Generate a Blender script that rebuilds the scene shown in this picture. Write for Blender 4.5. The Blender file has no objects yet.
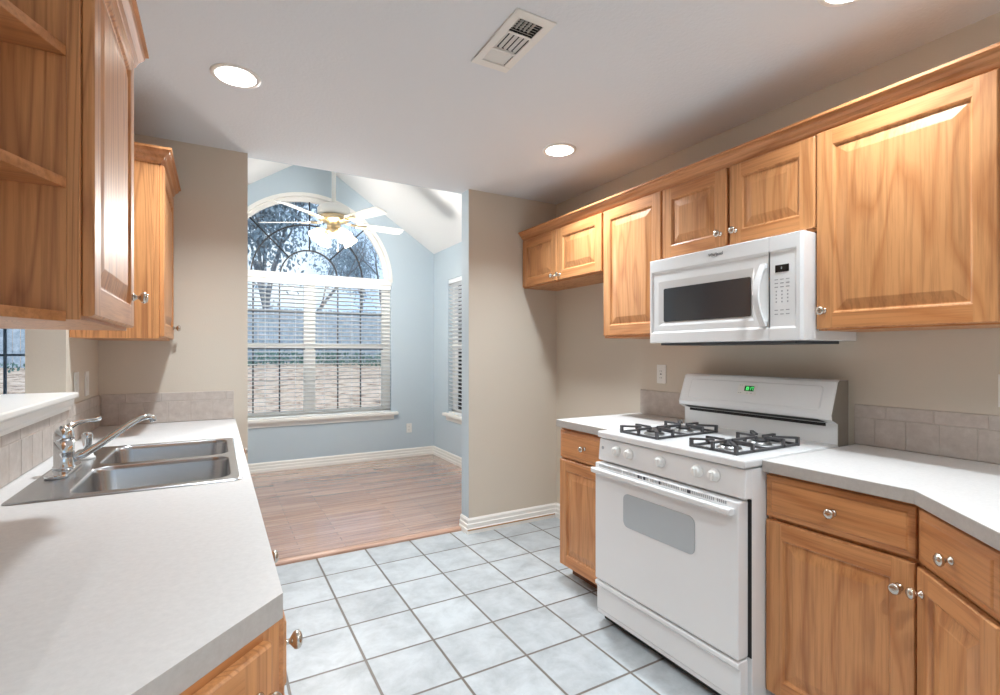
import bpy, bmesh, math, random
from mathutils import Vector, Matrix, Euler
R = math.radians
sc = bpy.context.scene
COL = sc.collection

# ------------------------------------------------------------------ camera
FPX, Y0, EYE, YAW = 500.64, 352.26, 1.300, 29.4735
cam_d = bpy.data.cameras.new('camera')
cam_d.sensor_width = 36.0
cam_d.lens = 36.0 * FPX / 1000.0
cam_d.shift_y = (Y0 - 347.5) / 1000.0
cam_d.clip_start = 0.02
cam = bpy.data.objects.new('camera', cam_d)
cam.location = (0, 0, EYE)
cam.rotation_euler = (R(90), 0, R(-YAW))
COL.objects.link(cam)
sc.camera = cam

# ------------------------------------------------------------------ world, sun, exposure
SKY_STRENGTH = 0.95
SUN_STRENGTH = 1.0
CAN_POWER = 11.5
w = bpy.data.worlds.new('world')
sc.world = w
w.use_nodes = True
nt = w.node_tree
nt.nodes.clear()
_o = nt.nodes.new('ShaderNodeOutputWorld')
_b = nt.nodes.new('ShaderNodeBackground')
_t = nt.nodes.new('ShaderNodeTexCoord')
_n = nt.nodes.new('ShaderNodeTexNoise')
_n.inputs['Scale'].default_value = 5.0
_n.inputs['Detail'].default_value = 5.0
_r = nt.nodes.new('ShaderNodeValToRGB')
_r.color_ramp.elements[0].position = 0.36
_r.color_ramp.elements[0].color = (0.40, 0.62, .95, 1)
_r.color_ramp.elements[1].position = 0.72
_r.color_ramp.elements[1].color = (0.90, 0.96, 1.0, 1)
nt.links.new(_t.outputs['Generated'], _n.inputs['Vector'])
nt.links.new(_n.outputs['Fac'], _r.inputs['Fac'])
nt.links.new(_r.outputs['Color'], _b.inputs['Color'])
_b.inputs['Strength'].default_value = SKY_STRENGTH
nt.links.new(_b.outputs['Background'], _o.inputs['Surface'])

sun_d = bpy.data.lights.new('sun', 'SUN')
sun_d.energy = SUN_STRENGTH
sun_d.angle = R(2)
sun_d.color = (1.0, 0.95, 0.88)
sun = bpy.data.objects.new('sun', sun_d)
sun.rotation_euler = Vector((0.45, 0.75, -1.0)).to_track_quat('-Z', 'Y').to_euler()
sun.location = (-6, -8, 12)
COL.objects.link(sun)

vs = sc.view_settings
vs.view_transform = 'Standard'
vs.look = 'None'
vs.gamma = 1.0
vs.use_curve_mapping = False
vs.exposure = 0.64
sc.cycles.max_bounces = 14
sc.cycles.diffuse_bounces = 8
sc.cycles.transparent_max_bounces = 16

# ------------------------------------------------------------------ room constants
XR, XL = 2.346, -0.538          # kitchen side walls
YJ, YW = 3.240, 3.300           # back wall right of / left of the opening
XJ, XW = 1.573, 0.157           # the opening
YO = 3.360                      # where kitchen ceiling and tile end
ZC = 2.472
XB, YB = 2.410, 5.980           # breakfast nook right wall, back wall
RX, RZ, RS = 0.94, 3.515, 0.655 # ridge of the vault and its slope
YF = -3.2                       # wall behind the camera
XFAR = -5.0                     # far wall of adjoining room
CT = 0.914                      # counter height


def rgb(h):
    h = h.lstrip('#')
    v = [int(h[i:i + 2], 16) / 255 for i in (0, 2, 4)]
    return tuple(((c / 12.92) if c <= .04045 else ((c + .055) / 1.055) ** 2.4) for c in v) + (1,)


# ------------------------------------------------------------------ materials
def new_mat(name):
    m = bpy.data.materials.new(name)
    m.use_nodes = True
    t = m.node_tree
    b = t.nodes['Principled BSDF']
    return m, t, b


def N(t, kind, **kw):
    n = t.nodes.new(kind)
    for k, v in kw.items():
        if k in n.inputs:
            n.inputs[k].default_value = v
        else:
            setattr(n, k, v)
    return n


def plain(name, col, rough=.5, metal=0, bump=0, bscale=200, spec=.5, var=0, vscale=3):
    m, t, b = new_mat(name)
    c = rgb(col) if isinstance(col, str) else col
    b.inputs['Base Color'].default_value = c
    b.inputs['Roughness'].default_value = rough
    b.inputs['Metallic'].default_value = metal
    b.inputs['Specular IOR Level'].default_value = spec
    tc = N(t, 'ShaderNodeTexCoord')
    if var:
        n = N(t, 'ShaderNodeTexNoise', Scale=vscale, Detail=4.0)
        t.links.new(tc.outputs['Object'], n.inputs['Vector'])
        mx = N(t, 'ShaderNodeMix', data_type='RGBA')
        mx.inputs['A'].default_value = tuple(x * (1 - var) for x in c[:3]) + (1,)
        mx.inputs['B'].default_value = tuple(min(1, x * (1 + var)) for x in c[:3]) + (1,)
        t.links.new(n.outputs['Fac'], mx.inputs['Factor'])
        t.links.new(mx.outputs['Result'], b.inputs['Base Color'])
    if bump:
        n = N(t, 'ShaderNodeTexNoise', Scale=bscale, Detail=3.0)
        t.links.new(tc.outputs['Object'], n.inputs['Vector'])
        bp = N(t, 'ShaderNodeBump', Strength=bump, Distance=.004)
        t.links.new(n.outputs['Fac'], bp.inputs['Height'])
        t.links.new(bp.outputs['Normal'], b.inputs['Normal'])
    return m


def emit(name, col, s):
    m, t, b = new_mat(name)
    c = rgb(col) if isinstance(col, str) else col
    b.inputs['Base Color'].default_value = c
    b.inputs['Emission Color'].default_value = c
    b.inputs['Emission Strength'].default_value = s
    return m


def wood(name, light, mid, dark, along='z', lng=.75, acr=5.0, rough=.42, fig=1.0, streak=.5, coat=.12, band=.3):
    """wood with long grain, cathedral figure and darker heart streaks"""
    m, t, b = new_mat(name)
    tc = N(t, 'ShaderNodeTexCoord')
    oi = N(t, 'ShaderNodeObjectInfo')
    mul = N(t, 'ShaderNodeVectorMath', operation='SCALE')
    comb = N(t, 'ShaderNodeCombineXYZ')
    for s in 'XYZ':
        t.links.new(oi.outputs['Random'], comb.inputs[s])
    mul.inputs['Scale'].default_value = 37.0
    t.links.new(comb.outputs[0], mul.inputs[0])
    add = N(t, 'ShaderNodeVectorMath', operation='ADD')
    t.links.new(tc.outputs['Object'], add.inputs[0])
    t.links.new(mul.outputs[0], add.inputs[1])

    def mapped(across, alongs):
        mp = N(t, 'ShaderNodeMapping')
        s = [across] * 3
        s['xyz'.index(along)] = alongs
        mp.inputs['Scale'].default_value = s
        t.links.new(add.outputs[0], mp.inputs['Vector'])
        return mp
    # figure: contour lines of a stretched noise
    n1 = N(t, 'ShaderNodeTexNoise', Scale=1.0, Detail=2.0, Roughness=.45)
    t.links.new(mapped(acr, lng).outputs[0], n1.inputs['Vector'])
    fm = N(t, 'ShaderNodeMath', operation='MULTIPLY')
    fm.inputs[1].default_value = 8.0 * fig
    t.links.new(n1.outputs['Fac'], fm.inputs[0])
    fr = N(t, 'ShaderNodeMath', operation='PINGPONG')
    fr.inputs[1].default_value = .5
    t.links.new(fm.outputs[0], fr.inputs[0])
    # fine pores
    n2 = N(t, 'ShaderNodeTexNoise', Scale=1.0, Detail=4.0, Roughness=.65)
    t.links.new(mapped(95.0, 3.2).outputs[0], n2.inputs['Vector'])
    # broad streaks
    n3 = N(t, 'ShaderNodeTexNoise', Scale=1.0, Detail=3.0, Roughness=.6)
    t.links.new(mapped(9.0, .9).outputs[0], n3.inputs['Vector'])
    r1 = N(t, 'ShaderNodeValToRGB')
    r1.color_ramp.elements[0].position = .0
    r1.color_ramp.elements[0].color = rgb(mid)
    r1.color_ramp.elements[1].position = band
    r1.color_ramp.elements[1].color = rgb(light)
    t.links.new(fr.outputs[0], r1.inputs['Fac'])
    r2 = N(t, 'ShaderNodeValToRGB')
    r2.color_ramp.elements[0].position = .36
    r2.color_ramp.elements[0].color = (.62, .55, .5, 1)
    r2.color_ramp.elements[1].position = .56
    r2.color_ramp.elements[1].color = (1, 1, 1, 1)
    t.links.new(n2.outputs['Fac'], r2.inputs['Fac'])
    m1 = N(t, 'ShaderNodeMix', data_type='RGBA', blend_type='MULTIPLY')
    m1.inputs['Factor'].default_value = .55
    t.links.new(r1.outputs['Color'], m1.inputs['A'])
    t.links.new(r2.outputs['Color'], m1.inputs['B'])
    r3 = N(t, 'ShaderNodeValToRGB')
    r3.color_ramp.elements[0].position = .60
    r3.color_ramp.elements[0].color = (0, 0, 0, 1)
    r3.color_ramp.elements[1].position = .74
    r3.color_ramp.elements[1].color = (streak, streak, streak, 1)
    t.links.new(n3.outputs['Fac'], r3.inputs['Fac'])
    m2 = N(t, 'ShaderNodeMix', data_type='RGBA')
    t.links.new(r3.outputs['Color'], m2.inputs['Factor'])
    t.links.new(m1.outputs['Result'], m2.inputs['A'])
    m2.inputs['B'].default_value = rgb(dark)
    t.links.new(m2.outputs['Result'], b.inputs['Base Color'])
    b.inputs['Roughness'].default_value = rough
    b.inputs['Coat Weight'].default_value = coat
    b.inputs['Coat Roughness'].default_value = .25
    bp = N(t, 'ShaderNodeBump', Strength=.08, Distance=.002)
    t.links.new(n2.outputs['Fac'], bp.inputs['Height'])
    t.links.new(bp.outputs['Normal'], b.inputs['Normal'])
    return m


def tile_floor(name):
    m, t, b = new_mat(name)
    S, ox, oy, g = .305, .546, 3.034, .0042
    tc = N(t, 'ShaderNodeTexCoord')
    mp = N(t, 'ShaderNodeMapping')
    mp.inputs['Location'].default_value = (-ox / S + 40, -oy / S + 40, 0)
    mp.inputs['Scale'].default_value = (1 / S, 1 / S, 1 / S)
    t.links.new(tc.outputs['Object'], mp.inputs['Vector'])
    fl = N(t, 'ShaderNodeVectorMath', operation='FLOOR')
    fr = N(t, 'ShaderNodeVectorMath', operation='FRACTION')
    t.links.new(mp.outputs[0], fl.inputs[0])
    t.links.new(mp.outputs[0], fr.inputs[0])
    sep = N(t, 'ShaderNodeSeparateXYZ')
    t.links.new(fr.outputs[0], sep.inputs[0])
    ds = []
    for k in (0, 1):
        a = N(t, 'ShaderNodeMath', operation='SUBTRACT')
        a.inputs[1].default_value = .5
        t.links.new(sep.outputs[k], a.inputs[0])
        c = N(t, 'ShaderNodeMath', operation='ABSOLUTE')
        t.links.new(a.outputs[0], c.inputs[0])
        ds.append(c)
    mx = N(t, 'ShaderNodeMath', operation='MAXIMUM')
    t.links.new(ds[0].outputs[0], mx.inputs[0])
    t.links.new(ds[1].outputs[0], mx.inputs[1])
    rg = N(t, 'ShaderNodeMapRange')
    rg.inputs['From Min'].default_value = .5 - g / S - .008
    rg.inputs['From Max'].default_value = .5 - g / S
    t.links.new(mx.outputs[0], rg.inputs['Value'])
    wn = N(t, 'ShaderNodeTexWhiteNoise', noise_dimensions='3D')
    t.links.new(fl.outputs[0], wn.inputs['Vector'])
    off = N(t, 'ShaderNodeVectorMath', operation='SCALE')
    off.inputs['Scale'].default_value = 30.0
    t.links.new(wn.outputs['Color'], off.inputs[0])
    ad = N(t, 'ShaderNodeVectorMath', operation='ADD')
    t.links.new(tc.outputs['Object'], ad.inputs[0])
    t.links.new(off.outputs[0], ad.inputs[1])
    n = N(t, 'ShaderNodeTexNoise', Scale=7.0, Detail=7.0, Roughness=.68, Distortion=.25)
    t.links.new(ad.outputs[0], n.inputs['Vector'])
    cr = N(t, 'ShaderNodeValToRGB')
    cr.color_ramp.elements[0].position = .32
    cr.color_ramp.elements[0].color = rgb('#9ea3a6')
    cr.color_ramp.elements[1].position = .62
    cr.color_ramp.elements[1].color = rgb('#b9bfc2')
    t.links.new(n.outputs['Fac'], cr.inputs['Fac'])
    hv = N(t, 'ShaderNodeMapRange')
    hv.inputs['To Min'].default_value = .92
    hv.inputs['To Max'].default_value = 1.06
    t.links.new(wn.outputs['Value'], hv.inputs['Value'])
    ml = N(t, 'ShaderNodeMix', data_type='RGBA', blend_type='MULTIPLY')
    ml.inputs['Factor'].default_value = 1
    t.links.new(cr.outputs['Color'], ml.inputs['A'])
    t.links.new(hv.outputs['Result'], ml.inputs['B'])
    mm = N(t, 'ShaderNodeMix', data_type='RGBA')
    t.links.new(rg.outputs['Result'], mm.inputs['Factor'])
    t.links.new(ml.outputs['Result'], mm.inputs['A'])
    mm.inputs['B'].default_value = rgb('#6b635b')
    t.links.new(mm.outputs['Result'], b.inputs['Base Color'])
    b.inputs['Roughness'].default_value = .38
    iv = N(t, 'ShaderNodeMath', operation='SUBTRACT')
    iv.inputs[0].default_value = 1
    t.links.new(rg.outputs['Result'], iv.inputs[1])
    bp = N(t, 'ShaderNodeBump', Strength=.5, Distance=.003)
    t.links.new(iv.outputs[0], bp.inputs['Height'])
    t.links.new(bp.outputs['Normal'], b.inputs['Normal'])
    return m


def plank_floor(name):
    m, t, b = new_mat(name)
    tc = N(t, 'ShaderNodeTexCoord')
    br = N(t, 'ShaderNodeTexBrick', offset=.37, offset_frequency=2)
    br.inputs['Scale'].default_value = 1.0
    br.inputs['Brick Width'].default_value = .75
    br.inputs['Row Height'].default_value = .06
    br.inputs['Mortar Size'].default_value = .0012
    br.inputs['Bias'].default_value = 0
    br.inputs['Color1'].default_value = rgb('#c0a090')
    br.inputs['Color2'].default_value = rgb('#a98878')
    br.inputs['Mortar'].default_value = rgb('#7a5f52')
    t.links.new(tc.outputs['Object'], br.inputs['Vector'])
    mp = N(t, 'ShaderNodeMapping')
    mp.inputs['Scale'].default_value = (1.6, 34, 1)
    t.links.new(tc.outputs['Object'], mp.inputs['Vector'])
    n = N(t, 'ShaderNodeTexNoise', Scale=1.0, Detail=5.0, Roughness=.6, Distortion=.4)
    t.links.new(mp.outputs[0], n.inputs['Vector'])
    cr = N(t, 'ShaderNodeValToRGB')
    cr.color_ramp.elements[0].position = .3
    cr.color_ramp.elements[0].color = (.6, .55, .52, 1)
    cr.color_ramp.elements[1].position = .65
    cr.color_ramp.elements[1].color = (1.1, 1.08, 1.06, 1)
    t.links.new(n.outputs['Fac'], cr.inputs['Fac'])
    ml = N(t, 'ShaderNodeMix', data_type='RGBA', blend_type='MULTIPLY')
    ml.inputs['Factor'].default_value = .8
    t.links.new(br.outputs['Color'], ml.inputs['A'])
    t.links.new(cr.outputs['Color'], ml.inputs['B'])
    t.links.new(ml.outputs['Result'], b.inputs['Base Color'])
    b.inputs['Roughness'].default_value = .16
    b.inputs['Specular IOR Level'].default_value = .8
    b.inputs['Coat Weight'].default_value = .7
    b.inputs['Coat Roughness'].default_value = .07
    return m


def glass_mat(name, tint=(.97, .99, 1, 1), gloss=.10):
    m, t, b = new_mat(name)
    t.nodes.remove(b)
    o = t.nodes['Material Output']
    tr = N(t, 'ShaderNodeBsdfTransparent')
    tr.inputs['Color'].default_value = tint
    gl = N(t, 'ShaderNodeBsdfGlossy')
    gl.inputs['Roughness'].default_value = .02
    mx = N(t, 'ShaderNodeMixShader')
    lw = N(t, 'ShaderNodeFresnel', IOR=1.35)
    t.links.new(lw.outputs[0], mx.inputs['Fac'])
    t.links.new(tr.outputs[0], mx.inputs[1])
    t.links.new(gl.outputs[0], mx.inputs[2])
    t.links.new(mx.outputs[0], o.inputs['Surface'])
    return m


def speckle(name, cols, scale, rough=.9, detail=8, bump=.0):
    m, t, b = new_mat(name)
    tc = N(t, 'ShaderNodeTexCoord')
    n = N(t, 'ShaderNodeTexNoise', Scale=scale, Detail=float(detail), Roughness=.7)
    t.links.new(tc.outputs['Object'], n.inputs['Vector'])
    cr = N(t, 'ShaderNodeValToRGB')
    el = cr.color_ramp.elements
    el[0].position, el[0].color = cols[0][0], rgb(cols[0][1])
    el[1].position, el[1].color = cols[-1][0], rgb(cols[-1][1])
    for p, c in cols[1:-1]:
        e = el.new(p)
        e.color = rgb(c)
    t.links.new(n.outputs['Fac'], cr.inputs['Fac'])
    t.links.new(cr.outputs['Color'], b.inputs['Base Color'])
    b.inputs['Roughness'].default_value = rough
    if bump:
        bp = N(t, 'ShaderNodeBump', Strength=bump, Distance=.004)
        t.links.new(n.outputs['Fac'], bp.inputs['Height'])
        t.links.new(bp.outputs['Normal'], b.inputs['Normal'])
    return m


M = {}
M['beige'] = plain('beige_wall_paint', '#cdc3b4', .75, bump=.12, bscale=140)
M['blue'] = plain('blue_grey_wall_paint', '#bac7cf', .75, bump=.12, bscale=140)
M['ceiling'] = plain('ceiling_paint', '#dfe2e5', .9, bump=.35, bscale=75)
M['vault'] = plain('vault_paint', '#e3e2e0', .9, bump=.25, bscale=75)
M['trim'] = plain('white_trim_paint', '#e9e6e0', .4)
M['caulk'] = plain('tan_caulk', '#b98f62', .6)
M['tile'] = tile_floor('ceramic_floor_tile')
M['plank'] = plank_floor('hardwood_planks')
M['strip'] = wood('threshold_wood', '#c09a84', '#ae8870', '#7d5f50', 'x')
M['wood'] = wood('honey_hickory', '#cd925e', '#ba7c4a', '#7c4624', 'z', streak=.65, band=.22)
M['woodh'] = wood('honey_hickory_rail', '#ce8f5a', '#bd7b47', '#844a26', 'x', streak=.4)
M['oak'] = wood('honey_oak', '#d2945e', '#b5784a', '#8d5530', 'z', fig=3.2, streak=.2, band=.2, lng=.3, acr=6.0)
M['oakx'] = wood('honey_oak_rail', '#d1945f', '#c0814e', '#8d5530', 'x', streak=.2)
M['oaky'] = wood('honey_oak_crown', '#cb8d5c', '#b97a47', '#8d4f26', 'y', streak=.3)
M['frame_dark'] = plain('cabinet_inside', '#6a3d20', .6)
M['counter'] = speckle('laminate', [(.25, '#cbc9c7'), (.5, '#d2d0ce'), (.75, '#d9d7d5')], 90, .42)
M['edge'] = speckle('laminate_edge_shaded', [(.25, '#b0a9a2'), (.5, '#b7b1ab'), (.75, '#beb8b2')], 90, .45)  # laminate darkened: shade of the vertical edges put into the colour
M['stone'] = speckle('stone_tile', [(.25, '#aca097'), (.5, '#bbb0a7'), (.75, '#c9c0b8')], 22, .5, bump=.15)
M['grout'] = plain('grout', '#c2b8ae', .9)
M['white'] = plain('white_enamel', '#e6e7e7', .22, spec=.5)
M['whitem'] = plain('white_plastic', '#e4e3df', .35)
M['side'] = plain('grey_side_panel', '#7f766b', .45)
M['ovenglass'] = plain('frosted_oven_glass', '#b4babd', .12)
M['black'] = plain('black_gloss', '#17181a', .08)
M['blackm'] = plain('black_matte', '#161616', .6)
M['mwglass'] = plain('microwave_glass', '#3a3c3f', .06)
M['iron'] = plain('cast_iron', '#4d4c4e', .42, bump=.1, bscale=300)
M['burner'] = plain('burner_cap', '#3b3a3b', .5)
M['alu'] = plain('burner_aluminium', '#a9a9a8', .35, 1)
M['chrome'] = plain('chrome', '#dfe3e6', .08, 1)
M['steel'] = plain('brushed_steel', '#b9bbbd', .26, 1, bump=.03, bscale=400)
M['nickel'] = plain('satin_nickel', '#cfc6ba', .22, 1)
M['brass'] = plain('polished_brass', '#d0ba98', .28, 1)
M['grey'] = plain('grey_print', '#9ea1a3', .5)
M['ink'] = plain('dark_ink', '#30323a', .5)
M['darkgrey'] = plain('charcoal_metal', '#3f4347', .45)
M['lens'] = emit('lamp_lens', (1, .96, .9, 1), 9.0)
M['shade'] = emit('glowing_glass_shade', (1, .86, .56, 1), 2.2)
M['led'] = emit('green_digits', (.12, .9, .25, 1), .8)
M['leddim'] = plain('green_display', '#0c4a1c', .2)
M['glass'] = glass_mat('window_glass')
M['muntin'] = plain('dark_muntin', '#33363a', .5)
M['muntinb'] = plain('blue_grey_muntin', '#8fb6d4', .5)
M['slat'] = plain('white_slat', '#e9ebec', .5)
M['fence'] = speckle('weathered_fence', [(.3, '#7d8c99'), (.5, '#a3b1bd'), (.7, '#c6d0d9')], 6, .9)
M['bark'] = speckle('bark', [(.3, '#4f565c'), (.5, '#70777d'), (.7, '#92989c')], 8, .95)
M['litter'] = speckle('leaf_litter', [(.34, '#54443a'), (.42, '#ac917b'), (.5, '#cbb29c'), (.66, '#dfcbb8')], 4.5, 1, 12, .6)
M['ivy'] = speckle('ivy_leaf', [(.3, '#35504a'), (.5, '#5b7f74'), (.7, '#86a79a')], 9, .8)
M['leaf'] = speckle('evergreen_leaf', [(.3, '#5f737f'), (.5, '#879daa'), (.7, '#b5c6d1')], 4, .8)
M['patio'] = plain('concrete', '#8d8d90', .9)
M['sidingm'] = plain('far_house', '#b9bfc6', .9)


# ------------------------------------------------------------------ mesh builder
class MB:
    def __init__(self):
        self.v, self.f, self.mi, self.sm = [], [], [], []
        self.X = Matrix.Identity(4)

    def add(self, vs, fs, mat=0, smooth=False):
        o = len(self.v)
        self.v += [tuple(self.X @ Vector(p)) for p in vs]
        for k, f in enumerate(fs):
            self.f.append([o + i for i in f])
            self.mi.append(mat[k] if isinstance(mat, (list, tuple)) else mat)
            self.sm.append(smooth)
        return self

    def box(self, x0, x1, y0, y1, z0, z1, mat=0):
        """mat may be a 6-list for -x +x -y +y -z +z"""
        x0, x1 = min(x0, x1), max(x0, x1)
        y0, y1 = min(y0, y1), max(y0, y1)
        z0, z1 = min(z0, z1), max(z0, z1)
        v = [(x, y, z) for z in (z0, z1) for y in (y0, y1) for x in (x0, x1)]
        f = [(0, 4, 6, 2), (1, 3, 7, 5), (0, 1, 5, 4), (2, 6, 7, 3), (0, 2, 3, 1), (4, 5, 7, 6)]
        return self.add(v, f, mat)

    def prism(self, poly, axis, lo, hi, mat=0, smooth=False):
        """poly in the two other axes (x,y)/(x,z)/(y,z), pushed along axis"""
        def P(a, b, c):
            return {'x': (c, a, b), 'y': (a, c, b), 'z': (a, b, c)}[axis]
        n = len(poly)
        v = [P(a, b, lo) for a, b in poly] + [P(a, b, hi) for a, b in poly]
        self.add(v, [list(range(n))[::-1], list(range(n, 2 * n))], mat)
        o = len(self.v)
        self.add(v, [(i, (i + 1) % n, n + (i + 1) % n, n + i) for i in range(n)], mat, smooth)
        return self

    def lathe(self, prof, c=(0, 0, 0), d=(0, 0, 1), seg=20, mat=0, smooth=True, cap=True):
        d = Vector(d).normalized()
        q = d.to_track_quat('Z', 'Y')
        c = Vector(c)
        v, f = [], []
        for r, h in prof:
            for k in range(seg):
                a = 2 * math.pi * k / seg
                v.append(tuple(c + q @ Vector((r * math.cos(a), r * math.sin(a), h))))
        for j in range(len(prof) - 1):
            for k in range(seg):
                k2 = (k + 1) % seg
                f.append((j * seg + k, j * seg + k2, (j + 1) * seg + k2, (j + 1) * seg + k))
        self.add(v, f, mat, smooth)
        if cap:
            self.add(v[:seg], [list(range(seg))[::-1]], mat)
            self.add(v[-seg:], [list(range(seg))], mat)
        return self

    def tube(self, pts, rad, seg=10, mat=0, cap=True, smooth=True):
        pts = [Vector(p) for p in pts]
        n = len(pts)
        rads = rad if isinstance(rad, (list, tuple)) else [rad] * n
        v, f = [], []
        up = Vector((0, 0, 1))
        pu = None
        for i, p in enumerate(pts):
            t = (pts[min(i + 1, n - 1)] - pts[max(i - 1, 0)]).normalized()
            if pu is None:
                u = t.cross(up)
                if u.length < .05:
                    u = t.cross(Vector((1, 0, 0)))
            else:
                u = pu - t * pu.dot(t)
            u.normalize()
            pu = u
            w2 = t.cross(u)
            for k in range(seg):
                a = 2 * math.pi * k / seg
                v.append(tuple(p + (u * math.cos(a) + w2 * math.sin(a)) * rads[i]))
        for i in range(n - 1):
            for k in range(seg):
                k2 = (k + 1) % seg
                f.append((i * seg + k, i * seg + k2, (i + 1) * seg + k2, (i + 1) * seg + k))
        self.add(v, f, mat, smooth)
        if cap:
            self.add(v[:seg], [list(range(seg))[::-1]], mat)
            self.add(v[-seg:], [list(range(seg))], mat)
        return self

    def loft(self, loops, mat=0, smooth=False, cap0=False, cap1=False):
        n = len(loops[0])
        v = [p for l in loops for p in l]
        f = []
        for j in range(len(loops) - 1):
            for k in range(n):
                k2 = (k + 1) % n
                f.append((j * n + k, j * n + k2, (j + 1) * n + k2, (j + 1) * n + k))
        self.add(v, f, mat, smooth)
        if cap0:
            self.add(loops[0], [list(range(n))[::-1]], mat)
        if cap1:
            self.add(loops[-1], [list(range(n))], mat)
        return self

    def build(self, name, mats, parent=None, bev=0, loc=None, fix=True, rot=None, wn=False):
        me = bpy.data.meshes.new(name)
        me.from_pydata(self.v, [], self.f)
        for m in (mats if isinstance(mats, (list, tuple)) else [mats]):
            me.materials.append(M[m] if isinstance(m, str) else m)
        for i, p in enumerate(me.polygons):
            p.material_index = self.mi[i]
            p.use_smooth = self.sm[i]
        bm = bmesh.new()
        bm.from_mesh(me)
        bmesh.ops.remove_doubles(bm, verts=bm.verts, dist=1e-5)
        if fix:
            bmesh.ops.recalc_face_normals(bm, faces=bm.faces)
        bm.to_mesh(me)
        bm.free()
        o = bpy.data.objects.new(name, me)
        COL.objects.link(o)
        if parent:
            o.parent = parent
        if loc:
            o.location = loc
        if rot:
            o.rotation_euler = rot
        if bev:
            md = o.modifiers.new('bevel', 'BEVEL')
            md.width = bev
            md.segments = 2
            md.limit_method = 'ANGLE'
            md.angle_limit = R(40)
        return o


def holed(outer, holes, name, mats, z, parent=None):
    """a flat sheet with round or rounded holes"""
    bm = bmesh.new()
    for loop in [outer] + holes:
        vs_ = [bm.verts.new((p[0], p[1], z)) for p in loop]
        for i in range(len(vs_)):
            bm.edges.new((vs_[i], vs_[(i + 1) % len(vs_)]))
    bmesh.ops.triangle_fill(bm, use_beauty=True, use_dissolve=False, edges=bm.edges[:])
    return bm


def circle(cx, cy, r, n=32):
    return [(cx + r * math.cos(2 * math.pi * k / n), cy + r * math.sin(2 * math.pi * k / n)) for k in range(n)]


def rrect(x0, x1, y0, y1, r, n=6):
    out = []
    for cx, cy, a0 in ((x1 - r, y1 - r, 0), (x0 + r, y1 - r, 90), (x0 + r, y0 + r, 180), (x1 - r, y0 + r, 270)):
        for k in range(n + 1):
            a = R(a0 + 90 * k / n)
            out.append((cx + r * math.cos(a), cy + r * math.sin(a)))
    return out


def tag(o, label=None, cat=None, group=None, kind=None):
    if label:
        o['label'] = label
    if cat:
        o['category'] = cat
    if group:
        o['group'] = group
    if kind:
        o['kind'] = kind
    return o


def thing(name, label, cat, loc=(0, 0, 0), rz=0, group=None):
    o = bpy.data.objects.new(name, None)
    o.empty_display_size = .1
    COL.objects.link(o)
    o.location = loc
    o.rotation_euler = (0, 0, R(rz))
    return tag(o, label, cat, group)


def struct(mb, name, mats, parent=None, bev=0):
    o = mb.build(name, mats, parent, bev)
    if parent is None:
        o['kind'] = 'structure'
    return o


def copy_tree(o, parent=None):
    c = o.copy()
    COL.objects.link(c)
    if parent:
        c.parent = parent
    for ch in [x for x in list(bpy.data.objects) if x.parent == o]:
        copy_tree(ch, c)
    return c


# ================================================================== THE SETTING
CANS = [(0.07, 2.40), (1.727, 2.356), (1.765, 0.838), (0.80, -.12), (0.95, -2.2), (-2.4, 0.6), (-2.4, 3.4), (1.8, -1.6), (0.1, -1.6)]  # lamps behind the viewer and next door are unseen, added for fill

# floors
struct(MB().box(XL - .02, XR + .02, YF, YO, -.08, 0), 'floor', 'tile')
struct(MB().box(XL - .06, XB + .02, YO, YB + .05, -.08, .004), 'floor_nook', 'plank')
struct(MB().box(XFAR, XL - .06, YF, YB + .05, -.08, .004), 'floor_living', 'plank')

# kitchen ceiling with holes for the recessed lamps and the air vent
VX0, VX1, VY0, VY1 = .905, 1.035, 1.475, 1.785
bm = holed([(XFAR, YF), (XR + .1, YF), (XR + .1, YO), (XFAR, YO)],
           [circle(x, y, .078) for x, y in CANS] + [[(VX0, VY0), (VX1, VY0), (VX1, VY1), (VX0, VY1)]], 'c', None, ZC)
me = bpy.data.meshes.new('ceiling')
bm.to_mesh(me)
bm.free()
me.materials.append(M['ceiling'])
ceil = bpy.data.objects.new('ceiling', me)
COL.objects.link(ceil)
ceil['kind'] = 'structure'
struct(MB().box(XFAR, XR + .1, YF, YO, ZC + .16, ZC + .2), 'ceiling_deck', 'ceiling')
struct(MB().box(XFAR, XL - .10, YO, YB + .1, ZC, ZC + .1), 'ceiling_living', 'ceiling')
# vaulted nook ceiling
zl = RZ - RS * (RX - (XL - .1))
zr = RZ - RS * (XB + .1 - RX)
struct(MB().prism([(XL - .1, zl), (RX, RZ), (XB + .1, zr), (XB + .1, zr + .1), (RX, RZ + .1), (XL - .1, zl + .1)], 'y', YO - .02, YB + .1), 'ceiling_vault', 'vault')

# walls of the kitchen
struct(MB().box(XR, XR + .1, YF, YO, 0, ZC + .05), 'wall_right', 'beige')
struct(MB().box(XJ, XR + .1, YJ, YO - .002, 0, ZC + .05, [1, 0, 0, 1, 0, 0]), 'wall_back_right', ['beige', 'blue'])
struct(MB().box(XL - .125, XW, YW, YW + .115, 0, ZC + .05, [0, 1, 0, 1, 0, 0]), 'wall_back_left', ['beige', 'blue'])
WL = MB()
PY = 2.655
WL.box(XL - .125, XL, YF, PY, 0, 1.066)
WL.box(XL - .125, XL, YF, -.6, 1.066, ZC)
WL.box(XL - .125, XL, -.6, 1.80, 1.40, ZC)
WL.box(XL - .125, XL, 1.80, PY, 2.1, ZC)
WL.box(XL - .125, XL, PY, YW, 0, ZC)
struct(WL, 'wall_left', 'beige')
struct(MB().box(XL - .125, XL, YW + .115, YB, 0, 3.2), 'wall_nook_left', 'blue')
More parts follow.
